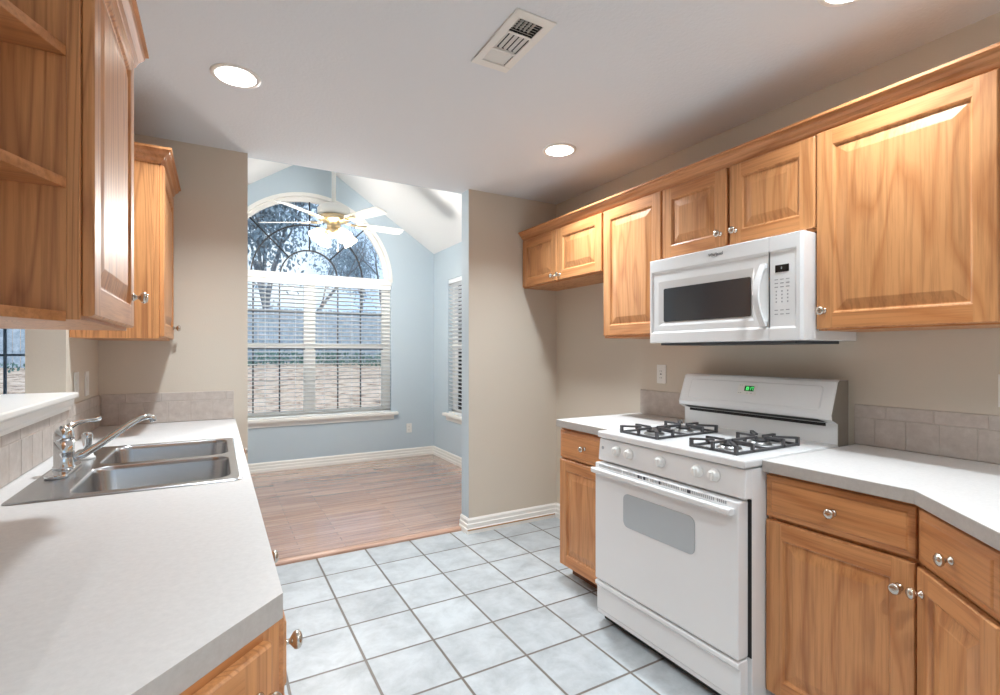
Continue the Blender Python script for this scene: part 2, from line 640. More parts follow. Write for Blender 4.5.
# gable over the opening, on the nook side
struct(MB().prism([(XL, ZC), (XB, ZC), (XB, zr + .05), (RX, RZ + .05), (XL, zl + .05)], 'y', YO + .001, YO + .006), 'wall_nook_gable', 'blue')
struct(MB().box(XR, XB + .1, YO + .002, YO + .05, 0, ZC + .1), 'wall_nook_corner', 'blue')
# adjoining room and the wall behind the camera
struct(MB().box(XFAR - .1, XFAR, YF, YB + .1, 0, ZC + .05), 'wall_living_left', 'beige')
WF = MB()
WF.box(XFAR, XR + .1, YF - .1, YF, 0, .3)
WF.box(XFAR, XR + .1, YF - .1, YF, 2.15, ZC + .05)
for a, c in ((XFAR, -4.4), (-1.4, -.6), (2.1, XR + .1)):
    WF.box(a, c, YF - .1, YF, .3, 2.15)
struct(WF, 'wall_front', 'beige')
for nme, a, c in (('added_window_4', -4.4, -1.4), ('added_window_5', -.6, 2.1)):  # unseen windows behind the camera, added and made large for fill light
    wf = MB()
    for q in ((a, a + .05, .3, 2.15), (c - .05, c, .3, 2.15), (a, c, .3, .35), (a, c, 2.1, 2.15), ((a + c) / 2 - .03, (a + c) / 2 + .03, .3, 2.15)):
        wf.box(q[0], q[1], YF - .08, YF - .02, q[2], q[3])
    fw = struct(wf, nme, 'trim')
    MB().box(a + .05, c - .05, YF - .055, YF - .05, .35, 2.1).build('pane', 'glass', fw)

# nook right wall with its side window
SY0, SY1, SZ0, SZ1 = 4.55, 5.53, .545, 2.17
WN = MB()
WN.box(XB, XB + .13, YO + .05, SY0, 0, 2.75)
WN.box(XB, XB + .13, SY1, YB + .13, 0, 2.75)
WN.box(XB, XB + .13, SY0, SY1, 0, SZ0)
WN.box(XB, XB + .13, SY0, SY1, SZ1, 2.75)
struct(WN, 'wall_nook_right', 'blue')

# back wall with the arched opening, running on into the adjoining room
AX, AZ, AR = .92, 2.15, .935           # arch centre, spring line, radius
AZ0 = .545                             # bottom of the opening
W3X0, W3X1, W3Z0, W3Z1 = -2.7, -1.25, .60, 2.12


def roof_z(x):
    return RZ - RS * abs(x - RX) + .06


WB = MB()
Yb2 = YB + .14
WB.box(XL, AX - AR, YB, Yb2, 0, AZ)
WB.box(AX + AR, XB + .1, YB, Yb2, 0, AZ)
WB.box(AX - AR, AX + AR, YB, Yb2, 0, AZ0)
WB.prism([(XL, AZ), (AX - AR, AZ), (AX - AR, roof_z(AX - AR)), (XL, roof_z(XL))], 'y', YB, Yb2)
WB.prism([(AX + AR, AZ), (XB + .1, AZ), (XB + .1, roof_z(XB + .1)), (AX + AR, roof_z(AX + AR))], 'y', YB, Yb2)
na = 40
xs = [AX - AR * math.cos(math.pi * k / na) for k in range(na + 1)]
for k in range(na):
    a, c = xs[k], xs[k + 1]
    za = AZ + math.sqrt(max(0, AR ** 2 - (a - AX) ** 2))
    zc = AZ + math.sqrt(max(0, AR ** 2 - (c - AX) ** 2))
    WB.prism([(a, za), (c, zc), (c, roof_z(c)), (a, roof_z(a))], 'y', YB, Yb2)
struct(WB, 'wall_nook_back', 'blue')
WB = MB()
WB.box(XFAR, W3X0, YB, Yb2, 0, ZC + .05)
WB.box(W3X1, XL - .001, YB, Yb2, 0, ZC + .05)
WB.box(W3X0, W3X1, YB, Yb2, 0, W3Z0)
WB.box(W3X0, W3X1, YB, Yb2, W3Z1, ZC + .05)
struct(WB, 'wall_living_back', 'beige')


def ring_band(mb, cx, cz, r0, r1, y0, y1, a0=0, a1=180, n=36, mat=0):
    loops = []
    for k in range(n + 1):
        a = R(a0 + (a1 - a0) * k / n)
        ca, sa = math.cos(a), math.sin(a)
        loops.append([(cx + r0 * ca, y0, cz + r0 * sa), (cx + r1 * ca, y0, cz + r1 * sa),
                      (cx + r1 * ca, y1, cz + r1 * sa), (cx + r0 * ca, y1, cz + r0 * sa)])
    mb.loft(loops, mat, cap0=True, cap1=True)


# ---- window 1: arched unit over two double-hung sashes
fr = MB()
fw_ = .07
YFr = YB + .055
ring_band(fr, AX, AZ, AR - fw_, AR, YFr, YFr + .05)
ring_band(fr, AX, AZ, AR - .025, AR + .012, YB - .012, YFr + .01)     # casing lip
fr.box(AX - AR, AX - AR + fw_ + .02, YFr, YFr + .05, AZ0, AZ)
fr.box(AX + AR - fw_ - .02, AX + AR, YFr, YFr + .05, AZ0, AZ)
fr.box(AX - .05, AX + .05, YFr - .003, YFr + .05, AZ0, AZ)
fr.box(AX - AR, AX + AR, YFr, YFr + .05, AZ0, AZ0 + .06)
win1 = struct(fr, 'window_1', 'trim')
tb = MB().box(AX - AR, AX + AR, YB - .012, YFr + .05, 2.108, 2.182)
tb.build('transom_bar', 'trim', win1, .006)
for x0, x1 in ((AX - AR + fw_ + .02, AX - .05), (AX + .05, AX + AR - fw_ - .02)):
    sh = MB()
    sh.box(x0, x1, YFr + .005, YFr + .045, 1.345, 1.392)
    sh.box(x0, x1, YFr + .005, YFr + .045, AZ0 + .06, AZ0 + .095)
    sh.box(x0, x0 + .012, YFr + .005, YFr + .045, AZ0 + .06, 2.108)
    sh.box(x1 - .012, x1, YFr + .005, YFr + .045, AZ0 + .06, 2.108)
    so = sh.build('sash', 'trim', win1)
    ws = MB().box(x0, x1, YFr, YFr + .004, 1.331, 1.345)
    ws.build('weatherstrip', 'muntin', win1)
    gr = MB()
    for k in (1, 2):
        xm = x0 + (x1 - x0) * k / 3
        gr.box(xm - .007, xm + .007, YFr + .02, YFr + .03, AZ0 + .09, 1.345)
        gr.box(xm - .007, xm + .007, YFr + .02, YFr + .03, 1.39, 2.108)
    for zm in (.985, 1.75):
        gr.box(x0, x1, YFr + .019, YFr + .031, zm - .007, zm + .007)
    gr.build('muntin', 'muntin', win1)
    MB().box(x0, x1, YFr + .033, YFr + .037, AZ0 + .09, 2.108).build('pane', 'glass', win1)
gr = MB()
for r_ in (.31, .60):
    ring_band(gr, AX, AZ, r_ - .008, r_ + .008, YFr + .012, YFr + .03, 0, 180, 32)
for a in (45, 90, 135):
    ca, sa = math.cos(R(a)), math.sin(R(a))
    p0, p1 = (AX + .31 * ca, YFr + .021, AZ + .31 * sa), (AX + (AR - fw_) * ca, YFr + .021, AZ + (AR - fw_) * sa)
    gr.tube([p0, p1], .009, 6)
gr.build('fan_muntin', 'muntin', win1)
pg = MB()
pts = [(AX + (AR - .05) * math.cos(R(a)), AZ + (AR - .05) * math.sin(R(a))) for a in range(0, 181, 6)]
pg.prism(pts, 'y', YFr + .033, YFr + .037)
pg.build('arch_pane', 'glass', win1)
sl = MB()
sl.box(AX - AR - .075, AX + AR + .075, YB - .05, YFr + .01, AZ0 - .005, AZ0 + .028)
sl.build('window_sill', 'trim', win1, .006)
ap = MB().box(AX - AR - .03, AX + AR + .03, YB - .014, YB, AZ0 - .06, AZ0 - .005)
ap.build('window_apron', 'trim', win1, .004)

# ---- window 2: side window in the nook
fr = MB()
XS = XB + .06
fr.box(XS, XS + .05, SY0, SY0 + .07, SZ0, SZ1)
fr.box(XS, XS + .05, SY1 - .07, SY1, SZ0, SZ1)
fr.box(XS, XS + .05, SY0, SY1, SZ0, SZ0 + .07)
fr.box(XS, XS + .05, SY0, SY1, SZ1 - .07, SZ1)
fr.box(XS - .004, XS + .05, SY0, SY1, 1.34, 1.39)
win2 = struct(fr, 'window_2', 'trim')
MB().box(XS + .03, XS + .034, SY0 + .06, SY1 - .06, SZ0 + .06, SZ1 - .06).build('pane', 'glass', win2)
g = MB()
for k in (1, 2):
    ym = SY0 + .07 + (SY1 - SY0 - .14) * k / 3
    g.box(XS + .015, XS + .025, ym - .007, ym + .007, SZ0 + .06, SZ1 - .06)
g.build('muntin', 'muntin', win2)
MB().box(XB - .05, XS + .01, SY0 - .07, SY1 + .07, SZ0 - .005, SZ0 + .028).build('window_sill', 'trim', win2, .006)
MB().box(XB - .014, XB, SY0 - .03, SY1 + .03, SZ0 - .06, SZ0 - .005).build('window_apron', 'trim', win2, .004)

# ---- window 3: seen through the pass-through
fr = MB()
fr.box(W3X0, W3X0 + .06, YB + .05, YB + .1, W3Z0, W3Z1)
fr.box(W3X1 - .06, W3X1, YB + .05, YB + .1, W3Z0, W3Z1)
fr.box(W3X0, W3X1, YB + .05, YB + .1, W3Z0, W3Z0 + .06)
fr.box(W3X0, W3X1, YB + .05, YB + .1, W3Z1 - .06, W3Z1)
win3 = struct(fr, 'window_3', 'trim')
MB().box(W3X0 + .05, W3X1 - .05, YB + .08, YB + .084, W3Z0 + .05, W3Z1 - .05).build('pane', 'glass', win3)
g = MB()
for xm in (-2.36, -2.0, -1.642):
    g.box(xm - .010, xm + .010, YB + .055, YB + .075, W3Z0 + .05, W3Z1 - .05)
for zm in (.85, 1.275, 1.70):
    g.box(W3X0 + .05, W3X1 - .05, YB + .054, YB + .076, zm - .010, zm + .010)
g.build('muntin', 'muntinb', win3)
MB().box(W3X0 - .06, W3X1 + .06, YB - .05, YB + .05, W3Z0 - .03, W3Z0).build('window_sill', 'trim', win3, .006)


# ---- baseboards: stepped profile, (out, up)
BPROF = [(0, 0), (.022, 0), (.022, .034), (.017, .04), (.017, .066), (.012, .072), (.012, .095), (.004, .108), (0, .108)]


def baseboard(name, p0, p1, nrm, m0=0, m1=0):
    p0, p1, nrm = Vector(p0), Vector(p1), Vector(nrm)
    d = (p1 - p0).normalized()
    l0 = [(p0.x + nrm.x * a - d.x * a * m0, p0.y + nrm.y * a - d.y * a * m0, b) for a, b in BPROF]
    l1 = [(p1.x + nrm.x * a + d.x * a * m1, p1.y + nrm.y * a + d.y * a * m1, b) for a, b in BPROF]
    mb = MB()
    mb.loft([l0, l1], 0, cap0=True, cap1=True)
    return struct(mb, name, 'trim')


bj = baseboard('baseboard_back_right', (XJ, YJ), (XR, YJ), (0, -1), 1)
MB().box(XJ - .02, XR - .03, YJ - .0235, YJ - .0221, .024, .033).build('caulk_line', 'caulk', bj)
baseboard('baseboard_opening', (XJ, YJ), (XJ, YO), (-1, 0), 1)
baseboard('baseboard_alcove', (XR, YJ), (XR, 2.345), (-1, 0))
baseboard('baseboard_nook_back', (XL, YB), (XB, YB), (0, -1))
baseboard('baseboard_nook_right', (XB, YO + .05), (XB, YB), (-1, 0))
baseboard('baseboard_nook_left', (XL, YO + .06), (XL, YB), (1, 0))
# bullnose strip where hardwood meets tile
st = [(YO - .045, 0), (YO - .045, .012), (YO - .038, .02), (YO - .024, .024), (YO + .004, .022), (YO + .02, .012), (YO + .022, .004), (YO + .022, 0)]
struct(MB().prism(st, 'x', XW + .0, XJ - .023, smooth=False), 'trim_1', 'strip')

# ================================================================== CABINETRY
KNOB_PROF = [(.011, 0), (.012, .002), (.009, .005), (.0055, .008), (.005, .014), (.009, .017), (.0145, .021),
             (.0165, .026), (.0155, .031), (.011, .0345), (.004, .036)]


def knob_mb():
    return MB().lathe(KNOB_PROF, (0, 0, 0), (0, -1, 0), 18)


KNOB_ME = None


def add_knob(parent, x, z, t=.019):
    global KNOB_ME
    if KNOB_ME is None:
        o = knob_mb().build('knob', 'nickel', parent, loc=(x, -t, z))
        KNOB_ME = o.data
        o['label'] = 'round satin nickel knob'
        return o
    o = bpy.data.objects.new('knob', KNOB_ME)
    COL.objects.link(o)
    o.parent = parent
    o.location = (x, -t, z)
    o['label'] = 'round satin nickel knob'
    return o


def framed_front(wd, h, t=.019, fr=.058, rise=.034):
    """raised-panel door: stiles run full height, rails between; 0 = upright grain, 1 = level grain"""
    mb = MB()
    e = .004
    # edges and back
    o0 = [(0, 0, 0), (wd, 0, 0), (wd, 0, h), (0, 0, h)]
    o1 = [(0, -t + e, 0), (wd, -t + e, 0), (wd, -t + e, h), (0, -t + e, h)]
    o2 = [(e, -t, e), (wd - e, -t, e), (wd - e, -t, h - e), (e, -t, h - e)]
    mb.loft([o0, o1, o2], 0, cap0=True)
    # stiles and rails
    mb.add([(e, -t, e), (fr, -t, e), (fr, -t, h - e), (e, -t, h - e)], [(0, 1, 2, 3)], 0)
    mb.add([(wd - fr, -t, e), (wd - e, -t, e), (wd - e, -t, h - e), (wd - fr, -t, h - e)], [(0, 1, 2, 3)], 0)
    mb.add([(fr, -t, e), (wd - fr, -t, e), (wd - fr, -t, fr), (fr, -t, fr)], [(0, 1, 2, 3)], 1)
    mb.add([(fr, -t, h - fr), (wd - fr, -t, h - fr), (wd - fr, -t, h - e), (fr, -t, h - e)], [(0, 1, 2, 3)], 1)

    def loop(i, d):
        return [(i, -d, i), (wd - i, -d, i), (wd - i, -d, h - i), (i, -d, h - i)]
    prof = [(fr, t), (fr + .004, t - .002), (fr + .008, t - .0095), (fr + .013, t - .0095), (fr + .013 + rise, t - .002), (fr + .016 + rise, t - .0015)]
    loops = [loop(*p) for p in prof]
    mb.loft(loops, 0, cap1=True)
    return mb


def slab_front(wd, h, t=.019):
    mb = MB()

    def loop(i, d):
        return [(i, -d, i), (wd - i, -d, i), (wd - i, -d, h - i), (i, -d, h - i)]
    prof = [(0, 0), (0, t - .008), (.003, t - .006), (.018, t - .004), (.022, t - .0005), (.026, t)]
    mb.loft([loop(*p) for p in prof], 1, cap0=True, cap1=True)
    return mb


def cabinet(name, label, loc, rz, W, H, D, fronts, group=None, woods=('wood', 'woodh'), top=True, toe=0, stile=.03, poly=None):
    """local: x right along the face, y into the cabinet, z up; face frame front at y=0"""
    root = thing(name, label, 'cabinet', loc, rz, group)
    b = MB()
    s = .018
    z0 = toe
    if poly:
        b.prism(poly, 'z', z0, H)
    else:
        b.box(0, s, .02, D, z0, H)
        b.box(W - s, W, .02, D, z0, H)
        b.box(s, W - s, .02, D, z0, z0 + s)
        if top:
            b.box(s, W - s, .02, D, H - s, H)
        b.box(s, W - s, D - .006, D, z0 + s, H - (s if top else 0))
    b.build('carcass', woods[0], root)
    f = MB()
    f.box(0, stile, 0, .02, z0, H, 0)
    f.box(W - stile, W, 0, .02, z0, H, 0)
    f.box(stile, W - stile, 0, .02, z0, z0 + .03, 1)
    f.box(stile, W - stile, 0, .02, H - .04, H, 1)
    f.box(stile, W - stile, .004, .02, z0 + .03, H - .04, 0)
    f.build('face_frame', list(woods), root, .001)
    if toe:
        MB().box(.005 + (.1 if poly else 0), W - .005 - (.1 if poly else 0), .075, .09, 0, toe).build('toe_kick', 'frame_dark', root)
    for kind, x0, x1, a, c, kx, kz in fronts:
        wd, h = x1 - x0, c - a
        if kind == 'door':
            o = framed_front(wd, h).build('door', list(woods), root, .0015, loc=(x0, -.001, a))
        else:
            o = slab_front(wd, h).build('drawer_front', list(woods), root, .001, loc=(x0, -.001, a))
        if kx is not None:
            add_knob(o, kx, kz)
    return root


g_up = 'honey wood wall cabinets on the right wall'
UF = 2.041            # face-frame plane of right uppers; door fronts reach 2.021
ZB_, ZT_ = 1.384, 2.150


def upper(name, label, y_hi, y_lo, zb, fronts, group=g_up):
    """fronts given as (world y_hi, y_lo, z0, z1, knob offset from right/left, knob z)"""
    W = y_hi - y_lo - .001
    fl = []
    for yh, yl, a, c, kx, kz in fronts:
        fl.append(('door', y_hi - yh, y_hi - yl, a - zb, c - zb, kx, kz))
    return cabinet(name, label, (UF, y_hi, zb), -90, W, ZT_ - zb, XR - UF - .001, fl, group)


upper('wall_cabinet', 'short two-door wooden wall cabinet over the empty fridge alcove', 3.236, 2.325, 1.785,
      [(3.228, 2.795, 1.792, 2.142, .433 - .03, .035), (2.785, 2.334, 1.792, 2.142, .03, .035)])
upper('wall_cabinet', 'tall narrow single-door wooden wall cabinet left of the microwave', 2.324, 1.864, ZB_,
      [(2.316, 1.868, 1.398, 2.144, None, None)])
upper('wall_cabinet', 'short two-door wooden wall cabinet directly above the microwave', 1.863, 1.088, 1.772,
      [(1.857, 1.481, 1.785, 2.142, .376 - .03, .06), (1.464, 1.092, 1.785, 2.142, .03, .06)])
upper('wall_cabinet', 'large wide single-door wooden wall cabinet right of the microwave', 1.087, .515, ZB_,
      [(1.0865, .566, 1.390, 2.146, .028, .068)])


# crown moulding: profile (out from cabinet face, up)
CROWN = [(0, 0), (.006, 0), (.008, .008), (.02, .018), (.026, .030), (.038, .040), (.042, .050), (.05, .052), (.05, .062), (0, .062)]


def crown_run(path, name, label, mats='woodh', z=ZT_ - .006):
    """path: list of (x, y, nx, ny) mitre points with outward offset directions"""
    mb = MB()
    loops = [[(x + nx * a, y + ny * a, z + b) for a, b in CROWN] for x, y, nx, ny in path]
    mb.loft(loops, 0, cap0=True, cap1=True)
    o = mb.build(name, mats)
    return tag(o, label, 'crown molding')


crown_run([(UF - .002, 3.237, -1, 0), (UF - .002, .515, -1, 0)], 'crown_molding', 'long wooden crown molding along the tops of the right wall cabinets', 'oaky')

# ---- right base cabinets
BF = 1.741           # face-frame plane; fronts reach 1.721
ZBC = CT - .040


def base_r(label, y_hi, y_lo, fronts, group='wooden base cabinets by the range'):
    W = y_hi - y_lo
    fl = [(k, y_hi - yh, y_hi - yl, a, c, kx, kz) for k, yh, yl, a, c, kx, kz in fronts]
    return cabinet('base_cabinet', label, (BF, y_hi, 0), -90, W, ZBC - .001, XR - BF - .001, fl, group, top=False, toe=.10)


base_r('narrow base cabinet with one drawer and one door left of the range', 2.352, 1.890,
       [('drawer', 2.347, 1.895, .700, .858, .226, .079), ('door', 2.347, 1.895, .085, .690, None, None)])
base_r('wide base cabinet with one drawer and one door right of the range', 1.1015, .651,
       [('drawer', 1.1005, .656, .712, .860, .228, .073), ('door', 1.1005, .656, .085, .700, .406, .535)])
cabinet('corner_base_cabinet', 'angled corner base cabinet with drawer and door, rightmost under the right counter', (BF - .001, .651, 0), -135, .36, ZBC - .001, .5,
        [('drawer', .022, .352, .712, .860, .166, .068), ('door', .022, .352, .085, .700, .03, .548)], 'wooden base cabinets by the range', top=False, toe=.10, stile=.02, poly=[(.001, .021), (.359, .021), (.359, .26), (.24, .26)])

# ---- right countertops
CTF = 1.700
mats2 = ['counter', 'edge']


def counter(name, label, poly):
    mb = MB()
    n = len(poly)
    mb.add([(x, y, CT) for x, y in poly], [list(range(n))], 0)
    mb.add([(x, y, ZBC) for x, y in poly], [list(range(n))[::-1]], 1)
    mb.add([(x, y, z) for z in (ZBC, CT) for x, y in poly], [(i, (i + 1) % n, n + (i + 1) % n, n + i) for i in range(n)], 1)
    return tag(mb.build(name, mats2, None, .002), label, 'countertop')


counter('countertop', 'short light laminate countertop left of the range', [(CTF, 2.352), (CTF, 1.888), (XR - .002, 1.888), (XR - .002, 2.352)])
counter('countertop', 'light laminate countertop right of the range with an angled front corner', [(CTF, 1.0995), (CTF, .650), (1.43, .38), (1.43, -.5), (XR - .002, -.5), (XR - .002, 1.0995)])
cabinet('base_cabinet', 'base cabinet under the right counter past the angled corner', (1.46, .20, 0), -90, .65, ZBC - .001, XR - 1.47,
        [('door', .02, .63, .085, .86, .05, .7)], None, top=False, toe=.10)


# ---- tile backsplashes
def tiles(mb, length, rows, gap=.0028, th=.007, seed=0):
    """rows: (z0, z1, tile width, offset); tiles in local x, face at -y"""
    rnd = random.Random(seed)
    mb.box(0, length, -.0052, 0, rows[0][0], rows[-1][1], 1)
    for z0, z1, tw, off in rows:
        x = -off
        while x < length:
            a, c = max(x, 0) + gap / 2, min(x + tw, length) - gap / 2
            if c - a > .006:
                mb.box(a, c, -th - rnd.uniform(0, .0008), -.004, z0 + gap / 2, z1 - gap / 2, 0)
            x += tw


def backsplash(label, loc, rz, length, rows, seed=0):
    mb = MB()
    tiles(mb, length, rows, seed=seed)
    o = mb.build('tile_backsplash', ['stone', 'grout'], None, .0015, loc=loc, rot=(0, 0, R(rz)))
    return tag(o, label, 'backsplash')


ROWS = [(CT + .001, 1.030, .1065, .03), (1.030, 1.079, .155, .05)]
backsplash('stone tile backsplash on the right wall, right of the range', (XR - .0005, 1.104, 0), -90, 1.6, [(CT + .001, 1.030, .1065, .03), (1.030, 1.082, .155, .04)], 1)
backsplash('plain stone tile backsplash on the right wall, left of the range', (XR - .0005, 2.330, 0), -90, .447, [(CT + .001, 1.064, .45, 0)], 2)
backsplash('stone tile backsplash behind the sink on the back wall', (XL + .012, YW - .0005, 0), 0, .612, ROWS, 3)
backsplash('short stone tile backsplash on the left wall below the two switch plates', (XL + .0005, PY + .002, 0), 90, YW - PY - .014, ROWS, 4)
backsplash('long stone tile backsplash under the white bar ledge', (XL + .0005, .30, 0), 90, PY - .302, [(CT + .001, 1.030, .1065, .02), (1.030, 1.066, .155, .08)], 5)

# ================================================================== LEFT SIDE
LF = 0.092            # counter front edge
# sink cut-out
KX0, KX1, KY0, KY1 = -.475, .066, 1.70, 2.545


def left_counter():
    mb = MB()
    diag = [(LF, .871), (-.41, .373)]
    outer = [(LF, YW - .002), (XL + .002, YW - .002), (XL + .002, .373)] + diag[::-1]
    hole = rrect(KX0 + .02, KX1 - .02, KY0 + .02, KY1 - .02, .03)
    for z, fm in ((CT, 0), (ZBC, 1)):
        bmx = holed(outer, [hole], '', None, z)
        bmx.verts.index_update()
        mb.add([tuple(v.co) for v in bmx.verts], [[v.index for v in f.verts] for f in bmx.faces], fm)
        bmx.free()
    for lp in (outer, hole):
        n = len(lp)
        mb.add([(x, y, z) for z in (ZBC, CT) for x, y in lp], [(i, (i + 1) % n, n + (i + 1) % n, n + i) for i in range(n)], 1)
    return tag(mb.build('countertop', mats2), 'long light laminate countertop on the left holding the steel sink', 'countertop')


left_counter()

g_lb = 'base cabinets under the left counter'


def base_l(label, y_lo, y_hi, fronts):
    return cabinet('base_cabinet', label, (LF - .008, y_lo, 0), 90, y_hi - y_lo - .001, ZBC - .001, LF - .008 - XL - .003, fronts, g_lb, ('oak', 'oakx'), top=False, toe=.10)


base_l('base cabinet under the left counter, nearest the angled corner', .892, 1.135,
       [('drawer', .014, .234, .712, .860, .098, .05), ('door', .014, .234, .085, .700, None, None)])
base_l('base cabinet under the left counter, second from the angled corner', 1.135, 1.66,
       [('drawer', .008, .516, .712, .860, .28, .056), ('door', .008, .516, .085, .700, .478, .56)])
base_l('wide sink base cabinet under the steel sink', 1.66, 2.60,
       [('drawer', .008, .478, .712, .860, None, None), ('drawer', .488, .932, .712, .860, None, None),
        ('door', .008, .478, .085, .700, .44, .56), ('door', .488, .932, .085, .700, .03, .56)])
base_l('base cabinet under the left counter against the back wall', 2.60, YW - .003,
       [('drawer', .008, .69, .712, .860, .34, .07), ('door', .008, .69, .085, .700, .05, .56)])
dw = .62
cabinet('corner_base_cabinet', 'angled oak base cabinet with one door at the near corner of the left counter', (LF - .006 - dw * .70711, .867 - dw * .70711, 0), 45, dw, ZBC - .001, .012 + .3,
        [('door', .05, dw - .035, .10, .862, dw - .085 - .035, .695)], g_lb, ('oak', 'oakx'), top=False, toe=.10, stile=.035, poly=[(0, .021), (dw - .05, .021), (dw * .75, .06), (.05, .06)])

# ---- bar ledge over the pass-through
ld = thing('bar_ledge', 'white painted bar ledge on the sill of the pass-through', 'ledge', (XL, 1.2, 1.067))
MB().box(-.19, .040, -.9, PY - 1.2 - .002, .047, .070).build('ledge_board', 'trim', ld, .005)
MB().prism([(.0, .0), (.017, .0), (.019, .012), (.026, .022), (.028, .040), (.033, .046), (.0, .046)], 'y', -.9, PY - 1.2 - .004).build('apron_molding', 'trim', ld)
o = MB().box(-.128, .0, -.9, PY - 1.2 - .002, .0005, .046).build('sill_core', 'trim', ld)


# ---- left wall cabinets
LU = -.227          # face-frame plane of left uppers; doors reach -.206
cab_l = cabinet('wall_cabinet', 'oak wall cabinet with one door and open end shelves at upper left', (LU, 1.222, 1.362), 90, .568, ZT_ - 1.362, LU - XL - .002,
                [('door', .012, .548, .008, .780, .505, .085)], 'oak wall cabinets on the left', ('oak', 'oakx'))


def shelf_poly():
    # local of the cabinet: x toward the nook, y toward the wall
    p = [(0, .018), (0, .309)]
    for k in range(9):
        a = R(90 - 90 * k / 8)
        p.append((-.245 - .075 * math.sin(a) * 0 - .075 * math.cos(R(90 * k / 8)), .309 - .19 * math.sin(R(90 * k / 8)) * 1.0))
    return p


for z in (-.004, .247, .495, .765):
    poly = [(-.001, .020), (-.001, .309), (-.33, .309), (-.325, .24), (-.29, .165), (-.245, .128)]
    MB().prism(poly, 'z', z, z + .019).build('shelf', 'oaky', cab_l, .001)
MB().box(-.33, -.001, .300, .310, .016, .765).build('back_panel', 'oak', cab_l)
crown_run([(LU + .002 - .0, 1.222, 1, 0), (LU + .002, 1.795, 1, 0)], 'crown_molding', 'wooden crown molding on the near cabinet at upper left', 'oaky', ZT_ - .036)
cabinet('wall_cabinet', 'oak wall cabinet with one narrow door in the back left corner over the counter', (LU, 2.70, 1.362), 90, YW - 2.70 - .002, ZT_ - 1.362, LU - XL - .002,
        [('door', .012, .585, .008, .780, .505, .06)], 'oak wall cabinets on the left', ('oak', 'oakx'))
crown_run([(XL + .002, 2.70, 0, -1), (LU + .002, 2.70, 1, -1), (LU + .002, YW - .002, 1, 0)], 'crown_molding', 'wooden crown molding on the cabinet in the back left corner', 'oaky')

# ---- sink
sk = thing('kitchen_sink', 'double bowl stainless steel sink set into the left counter', 'sink', ((KX0 + KX1) / 2, (KY0 + KY1) / 2, CT))
hx, hy = (KX1 - KX0) / 2, (KY1 - KY0) / 2
B1 = (-hx + .122, hx - .028, -hy + .035, -.018)      # near bowl
B2 = (-hx + .122, hx - .028, .018, hy - .035)        # far bowl
rimo = rrect(-hx, hx, -hy, hy, .022)
mb = MB()
bmx = holed(rrect(-hx + .006, hx - .006, -hy + .006, hy - .006, .02), [rrect(*B1, .055), rrect(*B2, .055)], '', None, .005)
bmx.verts.index_update()
mb.add([tuple(v.co) for v in bmx.verts], [[v.index for v in f.verts] for f in bmx.faces], 0)
bmx.free()
mb.loft([[(x, y, .0004) for x, y in rimo], [(x, y, .003) for x, y in rrect(-hx + .001, hx - .001, -hy + .001, hy - .001, .022)],
         [(x, y, .005) for x, y in rrect(-hx + .006, hx - .006, -hy + .006, hy - .006, .02)]], 0)
# pressed border line round the deck
mb.build('rim', 'steel', sk)
for bw, lab in ((B1, None), (B2, None)):
    lp = []
    for ins, z, r_ in ((0, .005, .055), (.003, .002, .053), (.006, -.01, .052), (.014, -.145, .055), (.022, -.163, .06), (.045, -.172, .05)):
        lp.append([(x, y, z) for x, y in rrect(bw[0] + ins, bw[1] - ins, bw[2] + ins, bw[3] - ins, r_)])
    mb = MB()
    mb.loft(lp, 0, smooth=True, cap1=True)
    bo = mb.build('bowl', 'steel', sk, fix=False)
    cx, cy = (bw[0] + bw[1]) / 2, (bw[2] + bw[3]) / 2
    MB().lathe([(.045, 0), (.044, .003), (.036, .004), (.033, .001), (.006, .001)], (cx, cy, -.1717), seg=24).build('drain', 'chrome', bo)

# ---- faucet
fx, fy = -.425, 2.075
fa = thing('kitchen_faucet', 'chrome single lever faucet behind the steel sink', 'faucet', (fx, fy, CT + .005))
MB().prism(rrect(-.028, .028, -.12, .12, .027), 'z', .0005, .011).build('base_plate', 'chrome', fa, .003)
MB().lathe([(.029, .011), (.029, .018), (.026, .022), (.026, .060), (.0265, .062), (.0265, .066), (.026, .068), (.026, .100)], seg=24).build('body', 'chrome', fa)
hd = MB().lathe([(.0262, .102), (.0265, .112), (.0245, .128), (.018, .141), (.008, .147)], seg=24)
lev = hd.tube([(0, .006, .126), (.010, .018, .141), (.024, .042, .150), (.042, .075, .151), (.058, .105, .149), (.069, .122, .153)],
              [.013, .011, .008, .0065, .0075, .009], 10).build('lever', 'chrome', fa)
MB().tube([(.012, .006, .035), (.045, .02, .047), (.09, .04, .078), (.135, .06, .112), (.17, .077, .138), (.193, .087, .150), (.212, .096, .153), (.222, .101, .147), (.226, .103, .135)],
          [.013, .0125, .0115, .011, .0105, .0105, .0105, .011, .0115], 12).build('spout', 'chrome', fa)
sp = thing('sink_sprayer', 'small chrome side sprayer standing beside the faucet', 'sprayer', (-.405, 2.29, CT + .005))
MB().lathe([(.024, .0005), (.024, .006), (.018, .010), (.016, .022)], seg=18).build('holder', 'whitem', sp)
MB().lathe([(.011, .0225), (.0125, .05), (.016, .07), (.017, .085), (.012, .094), (.005, .096)], seg=18).build('spray_head', 'chrome', sp)


